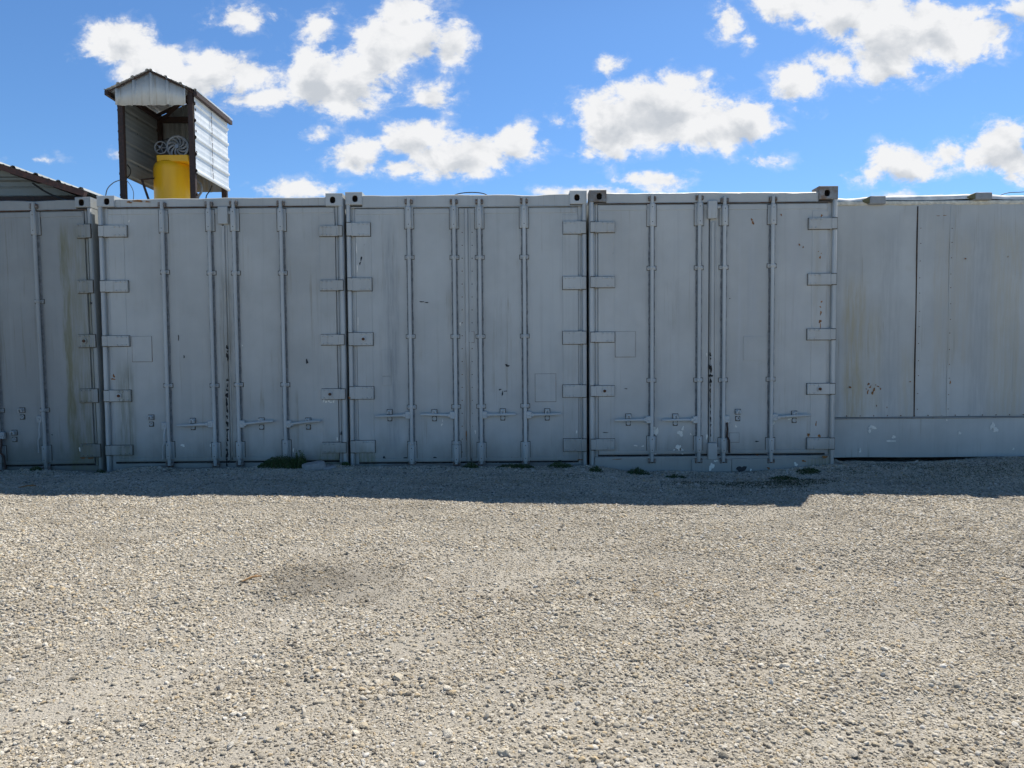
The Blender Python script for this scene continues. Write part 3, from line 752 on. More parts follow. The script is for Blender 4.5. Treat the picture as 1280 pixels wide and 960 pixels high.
container(dict(seed=1, seal=m_jamb, Y=6.95, xl=-178, xr=127.5, ym=575, pivot_right=True, lean=-R(0.62), seam=-26, paint=p1, paint_hw=hw1, jamb=m_jamb, rodshade=m_rodshade, lip=m_lip,
    label='darkest grey container with green algae streaks, cut off at the left edge', cast_l=None, cast_r=(246, 259, .15), head=(249.5, 262), door_bottom=581,
    hinges_r=[(98.5, 280, 297), (99, 350, 366), (99, 418, 434, 108), (100, 486, 503), (101, 555, 571)], hinges_l=[],
    rods=[rod(52, (263, 293), (556, 578), [376, 512], 586, ('hangL', 523)), rod(-5, (263, 293), (556, 578), [376, 512], 586, ('hangR', 543, m_darkrust))],
    catches=[(27, 516, 0), (17, 544, 0)], scuffs=[(64, 543, .7, .7), (116, 379, 1.2, 2, -.0)], rust=[(106, 556, 2, 1.5), (103, 572, 4, 1.5), (112, 573, 3, 1.2)], chips=[(99, 562, 1.2, 3), (110, 558, 1, 1.5)]))

container(dict(seed=2, seal=m_jamb, Y=6.95, xl=127, xr=431, seam=281, paint=p2, paint_hw=hw2, jamb=m_jamb, rodshade=m_rodshade, lip=m_lip, dent=4,
    label='mid grey container with torn black centre seal, beside the algae-streaked one', cast_l=(244.5, 258.5, .17), cast_r=(241.5, 257.5, .165), head=(247, 257.5), door_bottom=577,
    strip=(279.5, 283.5, 282, 576), torn=[(432, 445, 3), (473, 578, 2.2)], torn_x=284.5,
    hinges_l=[(158, 282, 296), (159.5, 351, 365), (161, 420, 433), (163, 488, 502, 149.5), (165, 557, 569)],
    hinges_r=[(399, 282, 295), (400, 350, 363), (401, 418, 431), (402, 486, 499, 413), (403, 553, 566)],
    rods=[rod(207.5, (262, 291), (552, 574), [340, 482], 582, ('hangL', 532)), rod(265.5, (261, 289), (553, 574), [341, 482], 582, ('L', 530, 223, -.012)),
          rod(296, (260, 289), (552, 574), [341, 481], 581, ('R', 530, 343, .028)), rod(354.5, (260, 289), (550, 572), [341, 481], 580, ('R', 530, 402, .030))],
    catches=[(188, 526, 0)], plates=[(163.5, 420.5, 189, 452, m_lip)], boxes=[(272, 258, 285, 280, .03)],
    chips=[(227.5, 557, 2.2, 2), (262, 557, .9, 1.6), (404, 501, .8, 2.5), (407, 502.5, 1.8, 1), (410.5, 501.5, .9, 1.6), (413, 503, 1.4, 1), (416.5, 502, .9, 1.8), (302, 432, .9, .9), (366, 563, .7, 3), (421, 549, .6, 3), (160, 276, .8, 1.4)],
    rust=[(161, 252.5, 3, 1.2, .006), (172, 251, 5, 1.6, .006), (184, 252, 2.5, 1, .006), (141, 470, 1.2, 2.2), (140, 474, 2.5, 1)], scuffs=[(222, 422, .6, 3), (229, 446, .8, 1.4), (426, 542, .8, 3), (383, 452, 1.6, 2.4)]))

container(dict(seed=3, seal=m_seal2, Y=6.98, xl=435, xr=733.6, seam=584, paint=p3, paint_hw=hw3, jamb=m_jamb, rodshade=m_rodshade,
    label='bluish grey container with two rivet rows down its middle and four handles', cast_l=(240, 256, .165), cast_r=(238, 255, .165), head=(243, 257.5), door_bottom=577.5,
    strip=(582, 586, 260, 577), rivet_cols=[(577.5, 290, 575, 16.2), (590, 290, 575, 16.2)],
    hinges_l=[(462.5, 278.5, 295), (464.5, 347.5, 363.5), (466, 416, 432, 454.5), (467, 483.5, 499), (468.5, 551, 566)],
    hinges_r=[(704, 276.5, 292), (703.6, 345.5, 361.5), (703.7, 414, 430), (703.8, 481, 496.5), (704.5, 548.5, 564)],
    rods=[rod(513, (258, 286), (556, 578), [321.5, 420.5, 509, 554.5], 580, ('L', 519, 470, -.006)), rod(569, (258, 286), (556, 578), [321.5, 420.5, 508.5, 554], 580, ('L', 519, 526, .012)),
          rod(600.5, (258, 286), (553, 577), [321.5, 420.5, 508], 580, ('R', 518.5, 645, .004)), rod(656, (257, 285), (552, 577), [321, 420, 507.5], 580, ('R', 518.5, 701, .006))],
    plates=[(669, 467.5, 695, 502, m_lip), (582, 414.5, 592.5, 428, m_lip), (477, 437, 488.5, 470, p3), (478, 470.5, 488.5, 482, p3)],
    chips=[(552, 531, .9, 1.6), (553, 526, .5, 1.5), (445, 310, .5, 7), (446, 335, .5, 6), (447, 403, .4, 8), (721, 540, .6, 2.5), (583.5, 500, .6, 8), (583.5, 548, .6, 6), (584, 446, .4, 10), (575, 405, .7, 3), (594, 540, .7, 2.6)],
    rust=[(437, 497, 1.5, 1.2, -.013), (583, 546, .8, 6), (694.5, 476, .7, 5), (725, 575, 3, 1), (584, 455, .7, 4)], scuffs=[(451, 323, 1, 3), (449.5, 329, .8, 2.2), (625, 487, 1.6, .9), (628, 492, .7, 3), (632, 489, 1.8, .6), (634, 457, 2.5, 1.6), (527, 377, 3.5, .5), (533, 378, 3, .5),
            (480, 573, 2, 2), (506, 573, 2, 1.5), (543, 573, 2.4, 1.6), (640, 574, 2.2, 1.8), (700, 575, 4, 1.2)]))

container(dict(seed=4, seal=m_jamb, Y=6.92, xl=737.5, xr=1045, seam=887, paint=p4, paint_hw=hw4, jamb=m_jamb, rodshade=m_rodshade, lip=m_lip, dent=36, sill_y=.004,
    label='pale grey container with peeled white chips standing next to the trailer', cast_l=(237.5, 252.5, .165), cast_r=(232.5, 249, .185), head=(240, 252.5), door_bottom=568, cast_paint=rusty('rust_tinted_casting', (.30,.32,.33), (.20,.14,.10), 9, sc=12),
    strip=(889, 893, 277, 553), torn=[(441, 448, 2.4), (456, 474, 4.2), (480, 545, 1.0)], torn_x=887.5, sill_extra=[(864.5, 574, 914, 589.5), (914.5, 573, 1026, 588)],
    hinges_l=[(768.3, 277.5, 290.5), (768.2, 346, 359.5), (768, 415.2, 427.8), (768, 482.2, 495.4, 755.5), (768.2, 549, 562.5)],
    hinges_r=[(1011.5, 272.3, 286), (1010.5, 342, 355.7), (1009.5, 411, 424.5), (1009.3, 479.3, 492.6, 1024), (1009, 547.4, 561.3)],
    rods=[rod(814.8, (254, 283), (545, 566), [335, 475.5], 577, ('L', 524.5, 768, -.002)), rod(873.7, (253, 282), (545, 566), [334.5, 475], 577, ('L', 524.5, 827, .0)),
          rod(904.7, (256.5, 282), (547, 566), [334, 475], 577, ('hangR', 524, m_darkrust)), rod(964.6, (255, 280.5), (547, 566), [332, 474], 577, ('R', 521.5, 1012, .02))],
    catches=[(923, 519, 0)], boxes=[(884.5, 251, 896, 273.5, .045), (884.5, 553.5, 896, 574.5, .045)],
    plates=[(769.5, 414.5, 794.5, 446, m_lip), (930.5, 420.5, 959, 450, p4), (912.5, 541.5, 924.5, 553, m_lip)],
    chips=[(820.5, 540, 2.6, 5.5), (818, 535, 1.6, 2), (851, 542, 3, 4), (854, 536, 1.6, 2.5), (849, 560, 3, 4.5), (853, 564, 2.4, 3.5), (843, 563, 1, 1.2), (795, 557.3, 2.4, .8), (804, 558, 1.6, .7), (819.5, 567.5, 1.4, 1), (864, 543, .8, 1.2), (884, 443, .8, 2), (884, 546, 1.2, 4),
           (920.5, 533, 1.7, 1.5), (889, 583, 3, 4.5, -.0135), (894, 576, 2, 1.2, -.0135), (994, 580, 2, 2.5, -.0135), (938, 587, 1.2, 1.5, -.0135), (988, 524, 2.4, 1), (968, 529, 1.2, 2)],
    rust=[(940.5, 274, .9, 1.6), (942, 278, 1.4, 2), (977.5, 268, .8, 1.2), (1000.3, 305.5, .9, 1.2), (1005, 308.5, .6, 1.2), (1028, 269, 1.1, 1.5), (1024, 314, .5, .7), (1027.5, 316.5, .5, .7), (1026, 321.5, 1.4, 1.3), (1028, 377, 1, 1.2), (1026.5, 383.5, .9, 1),
          (1027, 391, .8, 3), (1026, 401.5, 1.5, 2.2), (1026.5, 407, .6, 3), (1011.5, 544, 1.2, 2.6), (1025, 545, 1.5, 2.2), (1021, 530, .6, 3.5), (772, 574, 5, .5, .0), (840, 567, 6, .4), (947, 570, 2.5, 1), (1030, 571, 2.6, 2.2, -.014), (1004, 576, 2.5, 1.2, -.0135), (960, 585, 1.6, 1.6, -.0135)],
    scuffs=[(913, 373, .7, .6), (895, 297, .4, .8), (889.5, 529, .5, 2.4), (926, 586, 5, 4.5, -.0135), (757, 541, 3, .6), (783, 486, 1.6, .6), (947, 552, 3, .6)]))

# ------------------------------------------------------------------ long trailer box at the right
def trailer():
    Y = 7.32; A = lambda px, py, dy=0.0: at(px, py, Y+dy)
    pl, pr = A(1046, 256), A(1280, 249.3); bl, br = A(1046, 572), A(1280, 565)
    x0, x1 = 3.30, 11.5; slope = (pr.z-pl.z)/(pr.x-pl.x)
    root = thing('trailer', (x0, Y, 0), 'long grey box trailer body with rust stains and torn white roof sheet', 'trailer')
    O = root.location.copy(); zt = pl.z + slope*(x0-pl.x); zb = bl.z + slope*(x0-bl.x); zr = A(1046, 521.5).z
    mats = paint('weathered_trailer_skin', (0.49, 0.50, 0.48), 21, .5, [(.25,.42,.2,1.9,.06,(.44,.38,.24),.7),(.48,.62,.5,1.6,.06,(.46,.42,.31),.55),(.85,.95,.4,1.2,.08,(.46,.42,.32),.5),(1.18,1.26,.3,2.4,.02,(.47,.45,.39),.8),(1.30,1.55,1.0,2.4,.08,(.46,.43,.36),.6),(1.8,2.1,.4,2.5,.1,(.46,.42,.32),.6),(2.5,2.9,.4,2.2,.1,(.46,.42,.32),.6),(.04,.16,.2,2.5,.05,(.34,.35,.34),.6),(.62,.80,.3,2.5,.08,(.38,.39,.38),.5),(1.58,1.75,.3,2.5,.08,(.36,.37,.36),.5)], grime=.35, rough=.5)
    # wall as upright strips (slightly buckled skin sheets)
    mb = MB(); W = x1-x0; zz = zt-zb
    seams = [0, A(1144.5, 400).x-x0, A(1187, 400).x-x0] + [A(1187, 400).x-x0 + .62*k for k in range(1, 12)]
    seams = [s for s in seams if s < W] + [W]
    def ply(u): return Y + .006*math.sin(u*9)+.004*math.sin(u*23+1)
    for a, b in zip(seams[:-1], seams[1:]):
        n = max(2, int((b-a)/.06)); vs = []; ks = 8
        for i in range(n+1):
            u = a + (b-a)*i/n
            for k in range(ks+1):
                v = zr-zb + (zz-(zr-zb))*k/ks; vs.append((x0+u, ply(u)+.004*math.sin(v*5+u*3), zb+v))
        fs = [(i*(ks+1)+k, (i+1)*(ks+1)+k, (i+1)*(ks+1)+k+1, i*(ks+1)+k+1) for i in range(n) for k in range(ks)]
        mb.add(vs, fs)
    side = mb.build('side_wall', mats, root, origin=O, recalc=False, smooth=60)
    mb = MB(); mb.box(x0, x1, Y+.03, Y+2.44, zb+.05, zt+.02, 0); mb.build('body', mats, root, origin=O)
    # lower skirt panel
    mb = MB(); n = 60; vs = []
    for i in range(n+1):
        u = W*i/n; wv = .006*math.sin(u*4)+.010*math.sin(u*1.3+.4)
        vs += [(x0+u, Y-.014+.006*math.sin(u*6), zb+wv*.6), (x0+u, Y-.016, zr-zb+zb-.02), (x0+u, Y+.02, zr-.02), (x0+u, Y+.02, zb+wv*.6)]
    mb.add(vs, [(i*4+j, (i+1)*4+j, (i+1)*4+(j+1)%4, i*4+(j+1)%4) for i in range(n) for j in range(4)])
    sk = mb.build('skirt_panel', paint('skirt_skin', (0.49, 0.50, 0.48), 22, .4, grime=.12), root, origin=O)
    mb = MB(); mb.box(x0, x1, Y-.030, Y+.012, zr-.020, zr-.004, .004); mb.build('rub_rail', paint('rub_rail_paint', (.27,.28,.28), 23, .3, chips=.9), sk, origin=O)
    u = .12
    while u < 3.2: mb = MB(); mb.rivet(x0+u, Y-.004, zr+.012, .006, .006); mb.build('rivet', m_rust, sk, origin=O); u += .145
    mb = MB(); xs_ = x0+seams[1]; mb.box(xs_-.006, xs_+.005, Y-.008, Y+.03, zr, zt-.02, .002); mb.build('seam', rusty('rusted_seam', (.10,.06,.035), (.03,.022,.018), 12, sc=14), side, origin=O)
    mb = MB(); xs2 = x0+seams[2]; mb.box(xs2-.020, xs2+.018, Y-.0085, Y+.03, zr, zt-.02, .002); mb.build('seam', mats, side, origin=O)
    mb = MB(); z = zr+.06
    for xx, st in ((xs_+.032, .175), (x0+seams[2], .16)):
        z = zr+.08
        while z < zt-.1: mb = MB(); mb.rivet(xx+.003*math.sin(z*9), Y-.010, z, .0048, .004); mb.build('rivet', m_rust, side, origin=O); z += st*(0.9+.2*math.sin(z*7)**2)
    mb = MB()
    r = random.Random(5)
    for (a, b, rx, rz) in [(1085,480,1.2,1.6),(1087,484,1,1.2),(1090,491,1.6,1.6),(1092,487,1.2,2),(1084,490,.9,2.6),(1097,483,1,.8),(1100,486,1,.9),(1062,484,1.2,1.4),(1095,507,.5,1),(1108,509,.5,.6),(1137,477,.8,.8),(1172,270,1.8,.4),(1180,269.5,1.8,.5),(1206,323.5,.9,1),(1187,478,.9,1.6),(1088,482,.5,.5),(1082,486,.6,.8),(1094,481,.5,.6),(1259,321,.5,.9)]:
        p = A(a, b); mb = MB(); blotch(mb, p.x, Y-.011, p.z, rx/118, rz/118, r.random(), .001); mb.build('rust_spot', m_rust_o, side, origin=O, smooth=0)
    for (a, b, rx, rz, t) in [(1089,534,4,3,.6),(1086,538,2.6,2.4,0),(1112,551,5,1.3,.7),(1116,546,3,1.6,1),(1239,532,2.6,4.5,-.4),(1243,537,4,2.4,-.8),(1074,563,1.6,2.2,.4),(1198,541,1.5,2.4,0),(1182,525,1.4,.8,0),(1265,561,1.2,1.4,0)]:
        p = A(a, b); mb = MB(); blotch(mb, p.x, Y-.0195, p.z, rx/118, rz/118, a, .0015); mb.build('paint_chip', m_chip, sk, origin=O, smooth=0)
    # top rail and crumpled roof sheet
    m_rail = plain('chalky_top_rail', (0.68, 0.65, 0.55), .8, var=.22, sc=18)
    mb = MB(); mb.box(x0, x1, Y-.014, Y+.06, zt-.006, zt+.040, .012); mb.build('top_rail', m_rail, root, origin=O)
    mb = MB(); n, k = 90, 16; vs = []
    for i in range(n+1):
        for j in range(k+1):
            u = W*i/n; v = j/k; x = x0+u; y = Y-.004+2.3*v*v
            z = zt+.046 + .070*math.sin(min(1, v*5)*math.pi/2)*(.35+.65*abs(math.sin(u*.95+.2))) + .016*mnoise.noise(Vector((u*5, v*9, 0)))*(v > 0) + .02*mnoise.noise(Vector((u*1.6, v*3, 7)))
            vs.append((x, y, z))
    mb.add(vs, [(i*(k+1)+j, (i+1)*(k+1)+j, (i+1)*(k+1)+j+1, i*(k+1)+j+1) for i in range(n) for j in range(k)])
    mb.build('roof_sheet', plain('white_torn_roof_sheet', (0.78, 0.77, 0.73), .7, var=.2, sc=6), root, origin=O, recalc=False)
    mb = MB(); pts = []
    for i in range(40):
        u = .72 + 1.5*i/39; pts.append((x0+u, Y+.22+.03*math.sin(i*.9), zt+.112+.010*math.sin(i*.35)+.008*math.sin(i*.17)))
    mb.tube(pts, [.004+.010*abs(math.sin(i*.23)) for i in range(40)], 7); mb.build('torn_edge', m_black, root, origin=O)
    for a, b in ((1087, 1107), (1219, 1240)):
        p, q_ = A(a, 245 if a < 1200 else 240.5, -.05), A(b, 255 if a < 1200 else 249.5, -.05)
        mb = MB(); mb.box(p.x, q_.x, Y-.06, Y+.06, q_.z, p.z, .008)
        mb.add([(p.x, Y-.055, q_.z+.01), (p.x, Y-.055, p.z-.006), (p.x, Y+.05, p.z-.006), (p.x, Y+.05, q_.z+.01), (p.x-.05, Y-.02, q_.z+.03), (p.x-.05, Y-.02, p.z-.03), (p.x-.05, Y+.04, p.z-.03), (p.x-.05, Y+.04, q_.z+.03)],
               [(0,1,5,4),(1,2,6,5),(2,3,7,6),(3,0,4,7),(4,5,6,7)], 1)
        mb.build('roof_bracket', [plain('bracket_grey', (.30,.31,.31), .6), plain('mossy_bracket_end', (.16,.15,.08), .9)], root, origin=O)
    return root
trailer()

# ------------------------------------------------------------------ sheet metal
def corrugated(mb, p0, u, v, n, L, H, pitch=.25, rib=.018, minor=.004, th=.0012, mi=0):
    """sheet from p0 spanning L along u (rib direction) and H along v; ribs every pitch along v, normal n"""
    p0, u, v, n = Vector(p0), Vector(u).normalized(), Vector(v).normalized(), Vector(n).normalized()
    prof = []; s = 0.0
    while s < H:
        for ds, h in ((0, 0), (.018, rib), (.045, rib), (.063, 0), (.115, 0), (.122, minor), (.135, minor), (.142, 0), (.185, 0), (.192, minor), (.205, minor), (.212, 0)):
            if s+ds <= H: prof.append((s+ds, h))
        s += pitch
    prof.append((H, 0)); k = len(prof); ns = 6; vs = []
    for side in (0, 1):
        for i in range(ns+1):
            for (a, h) in prof: vs.append(p0 + u*(L*i/ns) + v*a + n*(h - side*th))
    fs = []
    m = k*(ns+1)
    for i in range(ns):
        for j in range(k-1):
            a = i*k+j; fs.append((a, a+k, a+k+1, a+1)); fs.append((m+a, m+a+1, m+a+k+1, m+a+k))
    for j in range(k-1): fs.append((j, j+1, m+j+1, m+j)); a = ns*k+j; fs.append((a, m+a, m+a+1, a+1))
    for i in range(ns): a = i*k; fs.append((a, m+a, m+a+k, a+k)); a = i*k+k-1; fs.append((a, a+k, m+a+k, m+a))
    mb.add(vs, fs, mi)

def galv(name, base, seed, stain=0.3):
    m, q, b, P = new_mat(name); P = off(q, P, seed)
    n = q.noise(P, 3, 5, 0.6); n2 = q.noise(q.vm('MULTIPLY', P, (16, 16, 1.2)), 1.0, 4, .6)
    c = q.mix(q.ss(n, .3, .7), tuple(x*.88 for x in base), base); c = q.mix(q.ss(n2, .55, .78, 0, stain), c, (.32, .26, .18))
    q.put(b.inputs['Base Color'], c); b.inputs['Metallic'].default_value = .12; q.put(b.inputs['Roughness'], q.ss(n, .3, .7, .38, .55))
    bump(q, b, n, .2, .01); return m
m_galv = galv('galvanised_sheet', (0.74, 0.76, 0.77), 31, .2)
m_galv_old = galv('stained_sheet', (0.56, 0.56, 0.53), 32, .8)
m_galv_in = galv('shaded_inner_sheet', (0.26, 0.275, 0.27), 33, .4)  # darker copy of the sheet: the shelter's inner shade put into the colour
m_cable = plain('black_cable', (0.015, 0.015, 0.016), .6)
m_hose = plain('grey_hose', (0.20, 0.20, 0.20), .6)

# ------------------------------------------------------------------ compressor shelter on the first container
ROOFZ = at(60, 250, 6.95).z - .01
def shelter():
    Y0, Y1 = 10.3, 11.42; A = lambda px, py: at(px, py, Y0)
    xl, xr = A(153, 180).x, A(237.5, 180).x; ze = A(190, 112).z; zg = A(190, 132).z; zp = A(190, 88.5).z; zwb = A(240, 216).z; zwbl = A(152, 219).z
    root = thing('metal_shelter', ((xl+xr)/2, Y0, ROOFZ), 'small open-fronted corrugated metal shelter on brown posts above the container row', 'shelter')
    O = root.location.copy(); B = lambda mb, nm, m, par=root, **k: mb.build(nm, m, par, origin=O, **k)
    t = .082
    for (x, y) in ((xl-.02, Y0), (xr+.02, Y0), (xl-.02, Y1), (xr+.02, Y1)):
        mb = MB(); mb.box(x-t/2, x+t/2, y-.0, y+t*.8, ROOFZ-.02, ze+(.0 if y == Y0 else -.0), .006)
        if y == Y0:
            z = zg-.05
            while z > ROOFZ+.5: mb.tube([(x-(t/2+.015 if x < -5.3 else -t/2), y+.04, z), (x-(t/2-.002 if x < -5.3 else -t/2-.018), y+.04, z)], .02, 8); z -= .31
        B(mb, 'post', m_darkrust)
    xc = (xl+xr)/2; ov = .20; sl = (zp-ze)/(xr-xc+.0); zpk = zp
    tipL, tipR = A(133, 116).x, A(248, 117).x
    zl_, zr_ = A(133, 114).z, A(248, 115).z; pk = A(188.5, 88.5)
    # roof sheets, ribs along the depth
    for s, tip, zt_ in ((-1, tipL, zl_), (1, tipR, zr_)):
        d = Vector((tip-pk.x, 0, zt_-pk.z)); n = Vector((-d.z, 0, d.x)) if d.x > 0 else Vector((d.z, 0, -d.x))
        mb = MB(); corrugated(mb, (pk.x, Y0-.06, pk.z), (0,1,0), d, n, Y1-Y0+.18, d.length, pitch=.235, rib=.02)
        B(mb, 'roof_sheet', m_galv, recalc=False)
        mb = MB(); mb.box(min(tip, tip-s*.05), max(tip, tip-s*.05), Y0-.055, Y1+.115, zt_-.075, zt_-.008, .004); B(mb, 'eave_beam', m_darkrust)
        mb = MB(); nn = d.normalized(); ang = math.atan2(-nn.z, nn.x)
        mb.tube([(pk.x, Y0-.035, pk.z-.02), (tip-s*.02, Y0-.035, zt_-.03)], .013, 4); B(mb, 'rafter', m_darkrust)
        mb = MB(); mb.tube([(pk.x, Y1-.02, pk.z-.05), (tip-s*.02, Y1-.02, zt_-.05)], .03, 4); B(mb, 'rafter', m_darkrust)
    # gable panel of upright ribs cut to the pitch
    mb = MB(); yg = Y0-.012; gl, gr = A(145.5, 112), A(233, 112); zgb = A(190, 132).z; n = 56; vs = []
    for i in range(n+1):
        x = gl.x + (gr.x-gl.x)*i/n; top = pk.z - .012 - abs(x-pk.x)*abs((zr_-pk.z)/(tipR-pk.x)); f = ((x-gl.x) % .25)
        rb = .026 if f < .035 else (.004 if .11 < f < .125 or .18 < f < .195 else 0); vs += [(x, yg-rb, zgb+.004*math.sin(i*.8)), (x, yg-rb, top)]
    mb.add(vs, [(2*i, 2*i+2, 2*i+3, 2*i+1) for i in range(n)]); g = B(mb, 'gable_panel', m_galv_old, recalc=False, smooth=20)
    mod = g.modifiers.new('thickness', 'SOLIDIFY'); mod.thickness = .002; mod.offset = 1
    # side walls: ribs along the depth
    for nm, x, nrm, zb_ in (('side_panel', xl-.045, (-1,0,0), zwbl), ('side_panel', xr+.075, (1,0,0), zwb)):
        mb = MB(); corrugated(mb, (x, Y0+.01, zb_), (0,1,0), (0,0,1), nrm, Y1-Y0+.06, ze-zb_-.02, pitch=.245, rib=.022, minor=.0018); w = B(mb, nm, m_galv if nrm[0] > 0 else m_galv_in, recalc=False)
        mb = MB(); zz = ze-.15
        while zz > zb_+.08: mb.box(x+nrm[0]*.019, x+nrm[0]*.0225, Y0+.54+.008*math.sin(zz*30), Y0+.552+.008*math.sin(zz*30), zz-.10, zz, 0); zz -= .115
        B(mb, 'sheet_joint', m_darkrust, w)
    # back wall with upright ribs, beams and brace
    mb = MB(); n = 40; vs = []
    for i in range(n+1):
        x = xl-.02 + (xr-xl+.06)*i/n; rb = .018 if i % 7 == 0 else 0; top = pk.z - .03 - abs(x-pk.x)*abs((zr_-pk.z)/(tipR-pk.x)); vs += [(x, Y1+.085-rb, ze-.03), (x, Y1+.085-rb, max(top, ze-.02))]
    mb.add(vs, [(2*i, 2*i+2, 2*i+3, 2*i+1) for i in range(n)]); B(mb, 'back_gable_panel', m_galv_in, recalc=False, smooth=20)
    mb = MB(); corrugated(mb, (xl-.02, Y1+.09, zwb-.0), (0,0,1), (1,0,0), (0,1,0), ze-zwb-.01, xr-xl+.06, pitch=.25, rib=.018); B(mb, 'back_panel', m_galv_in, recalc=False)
    mb = MB(); mb.box(xl, xr, Y1-.02, Y1+.06, ze-.10, ze-.02, .004); B(mb, 'tie_beam', m_darkrust)
    for x in (xl, xr):
        mb = MB(); mb.box(x-.035, x+.035, Y0+.08, Y1, ze-.075, ze-.01, .004); B(mb, 'top_plate', m_darkrust)
    mb = MB(); mb.tube([(xl+.03, Y1-.03, ze-.09), (xr-.02, Y0+.10, ze-.04)], .034, 4); B(mb, 'brace', m_darkrust)
    mb = MB(); p, q_ = at(177, 224, 10.7), at(186, 250, 10.7); mb.tube([at(200, 222, 10.9), at(178, 224.5, 10.7)], .014, 6); mb.tube([p, q_, (q_.x, q_.y, ROOFZ)], .018, 6); B(mb, 'strut', m_darkrust)
shelter()

def cable(name, pts, r, m, label, cat, base=None):
    P = [Vector(p) for p in pts]; out = []
    for i in range(len(P)-1):          # Catmull-Rom through the measured points
        p0, p1, p2, p3 = P[max(i-1,0)], P[i], P[i+1], P[min(i+2, len(P)-1)]
        for k in range(8):
            t = k/8; out.append(.5*((2*p1) + (p2-p0)*t + (2*p0-5*p1+4*p2-p3)*t*t + (3*p1-p0-3*p2+p3)*t**3))
    out.append(P[-1]); mb = MB(); mb.tube(out, r, 8)
    return tag(mb.build(name, m, None), label, cat)

def compressor():
    Yc = 11.02; c = at(216.5, 230, Yc); rad = 21.6/F*Yc; zt = at(216, 202.5, Yc).z
    root = thing('air_compressor', (c.x, Yc, ROOFZ), 'tall yellow tank air compressor with grey flywheel standing inside the metal shelter', 'air compressor')
    O = root.location.copy(); B = lambda mb, nm, m, par=root, **k: mb.build(nm, m, par, origin=O, **k)
    my, q, b, P = new_mat('yellow_tank_paint'); n = q.noise(q.vm('MULTIPLY', P, (6,6,1.5)), 1, 4, .6)
    q.put(b.inputs['Base Color'], q.mix(q.ss(n, .35, .75), (1.0, 0.53, 0.008), (0.92, 0.46, 0.01))); b.inputs['Roughness'].default_value = .38
    mb = MB(); n = 40; vs = []; prof = [(rad, ROOFZ+.12), (rad, zt-.16), (rad*.985, zt-.115), (rad*.94, zt-.07), (rad*.82, zt-.03), (rad*.55, zt-.006), (.02, zt)]
    for r_, z in prof:
        for k in range(n): vs.append((c.x+r_*math.cos(2*math.pi*k/n), Yc+r_*math.sin(2*math.pi*k/n), z))
    mb.add(vs, [(i*n+k, i*n+(k+1)%n, (i+1)*n+(k+1)%n, (i+1)*n+k) for i in range(len(prof)-1) for k in range(n)] + [list(range(n))[::-1], [len(prof)*n-n+k for k in range(n)]])
    B(mb, 'tank', my)
    mb = MB()
    mb.tube([(c.x, Yc, zt-.155), (c.x, Yc, zt-.145)], rad*1.006, 40); B(mb, 'weld_band', my)
    for k in range(3):
        a = 2*math.pi*k/3+.5; x, y = c.x+rad*.9*math.cos(a), Yc+rad*.9*math.sin(a); mb = MB(); mb.box(x-.04, x+.04, y-.02, y+.02, ROOFZ-.01, ROOFZ+.3, .004); B(mb, 'leg', my)
    pl, pr = at(195.5, 193.5, Yc-.22), at(235, 201.5, Yc-.22)
    mb = MB(); mb.box(pl.x, pr.x, Yc-.22, Yc+.22, pr.z, pl.z, .006); mb.box(pl.x+.02, pr.x-.02, Yc-.18, Yc+.18, pl.z-.001, pl.z+.012, .004, 1); B(mb, 'motor_deck', [my, m_cable])
    m_al = plain('cast_aluminium', (0.26, 0.27, 0.28), .5, .4)
    def wheel(px, py, R0, spokes, curved, nm):
        p = at(px, py, Yc-.20); mb = MB(); nr = 36; rim = []
        for t0 in range(nr+1):
            t = 2*math.pi*t0/nr; rim.append((p.x+R0*math.cos(t), Yc-.20, p.z+R0*math.sin(t)))
        mb.tube(rim, R0*.11, 8, cap=False); mb.tube([(p.x, Yc-.235, p.z), (p.x, Yc-.16, p.z)], R0*.20, 16)
        for k in range(spokes):
            t = 2*math.pi*k/spokes; pts = []
            for j in range(6):
                f = .15+.8*j/5; tt = t + (curved*(f**1.5)); pts.append((p.x+R0*f*math.cos(tt), Yc-.20+.01*math.sin(f*3), p.z+R0*f*math.sin(tt)))
            mb.tube(pts, [R0*(.075+.05*j/5) if curved else R0*.07 for j in range(6)], 6)
        B(mb, nm, m_al); return p
    pf = wheel(222, 183.5, .160, 10, 1.0, 'flywheel'); pm = wheel(201, 184.5, .092, 5, 0, 'motor_pulley')
    mb = MB(); mb.tube([(pm.x-.02, Yc-.19, pm.z+.095), (pf.x-.02, Yc-.19, pf.z+.166)], .008, 6); mb.tube([(pm.x-.02, Yc-.19, pm.z-.095), (pf.x-.02, Yc-.19, pf.z-.166)], .008, 6); B(mb, 'drive_belt', m_cable)
    mb = MB(); mb.tube([(pm.x+.03, Yc-.12, pm.z), (pm.x+.03, Yc+.2, pm.z)], .10, 20); mb.box(pm.x-.06, pm.x+.12, Yc-.1, Yc+.16, pl.z, pm.z, .01); B(mb, 'motor', plain('dark_motor', (.05,.05,.055), .5))
    mb = MB(); mb.box(pf.x-.09, pf.x+.09, Yc-.12, Yc+.10, pl.z, pf.z-.02, .012)
    for k in range(6): mb.box(pf.x-.075, pf.x+.075, Yc-.10, Yc+.08, pf.z+k*.025, pf.z+.014+k*.025, .004)
    B(mb, 'pump', plain('pump_iron', (.07,.072,.075), .55))
compressor()
cable('air_hose', [at(247, 226, 10.9), at(251.5, 231, 10.9), at(252, 239, 10.9), at(248, 246, 10.9), at(246, 256, 10.9)], .018, m_hose, 'grey looped hose hanging beside the yellow compressor', 'hose')
cable('power_cable', [at(246, 229, 10.85), at(244, 236, 10.85), at(245, 247, 10.85), at(244, 256, 10.85)], .012, m_cable, 'black cable between the yellow tank and the grey hose', 'cable')
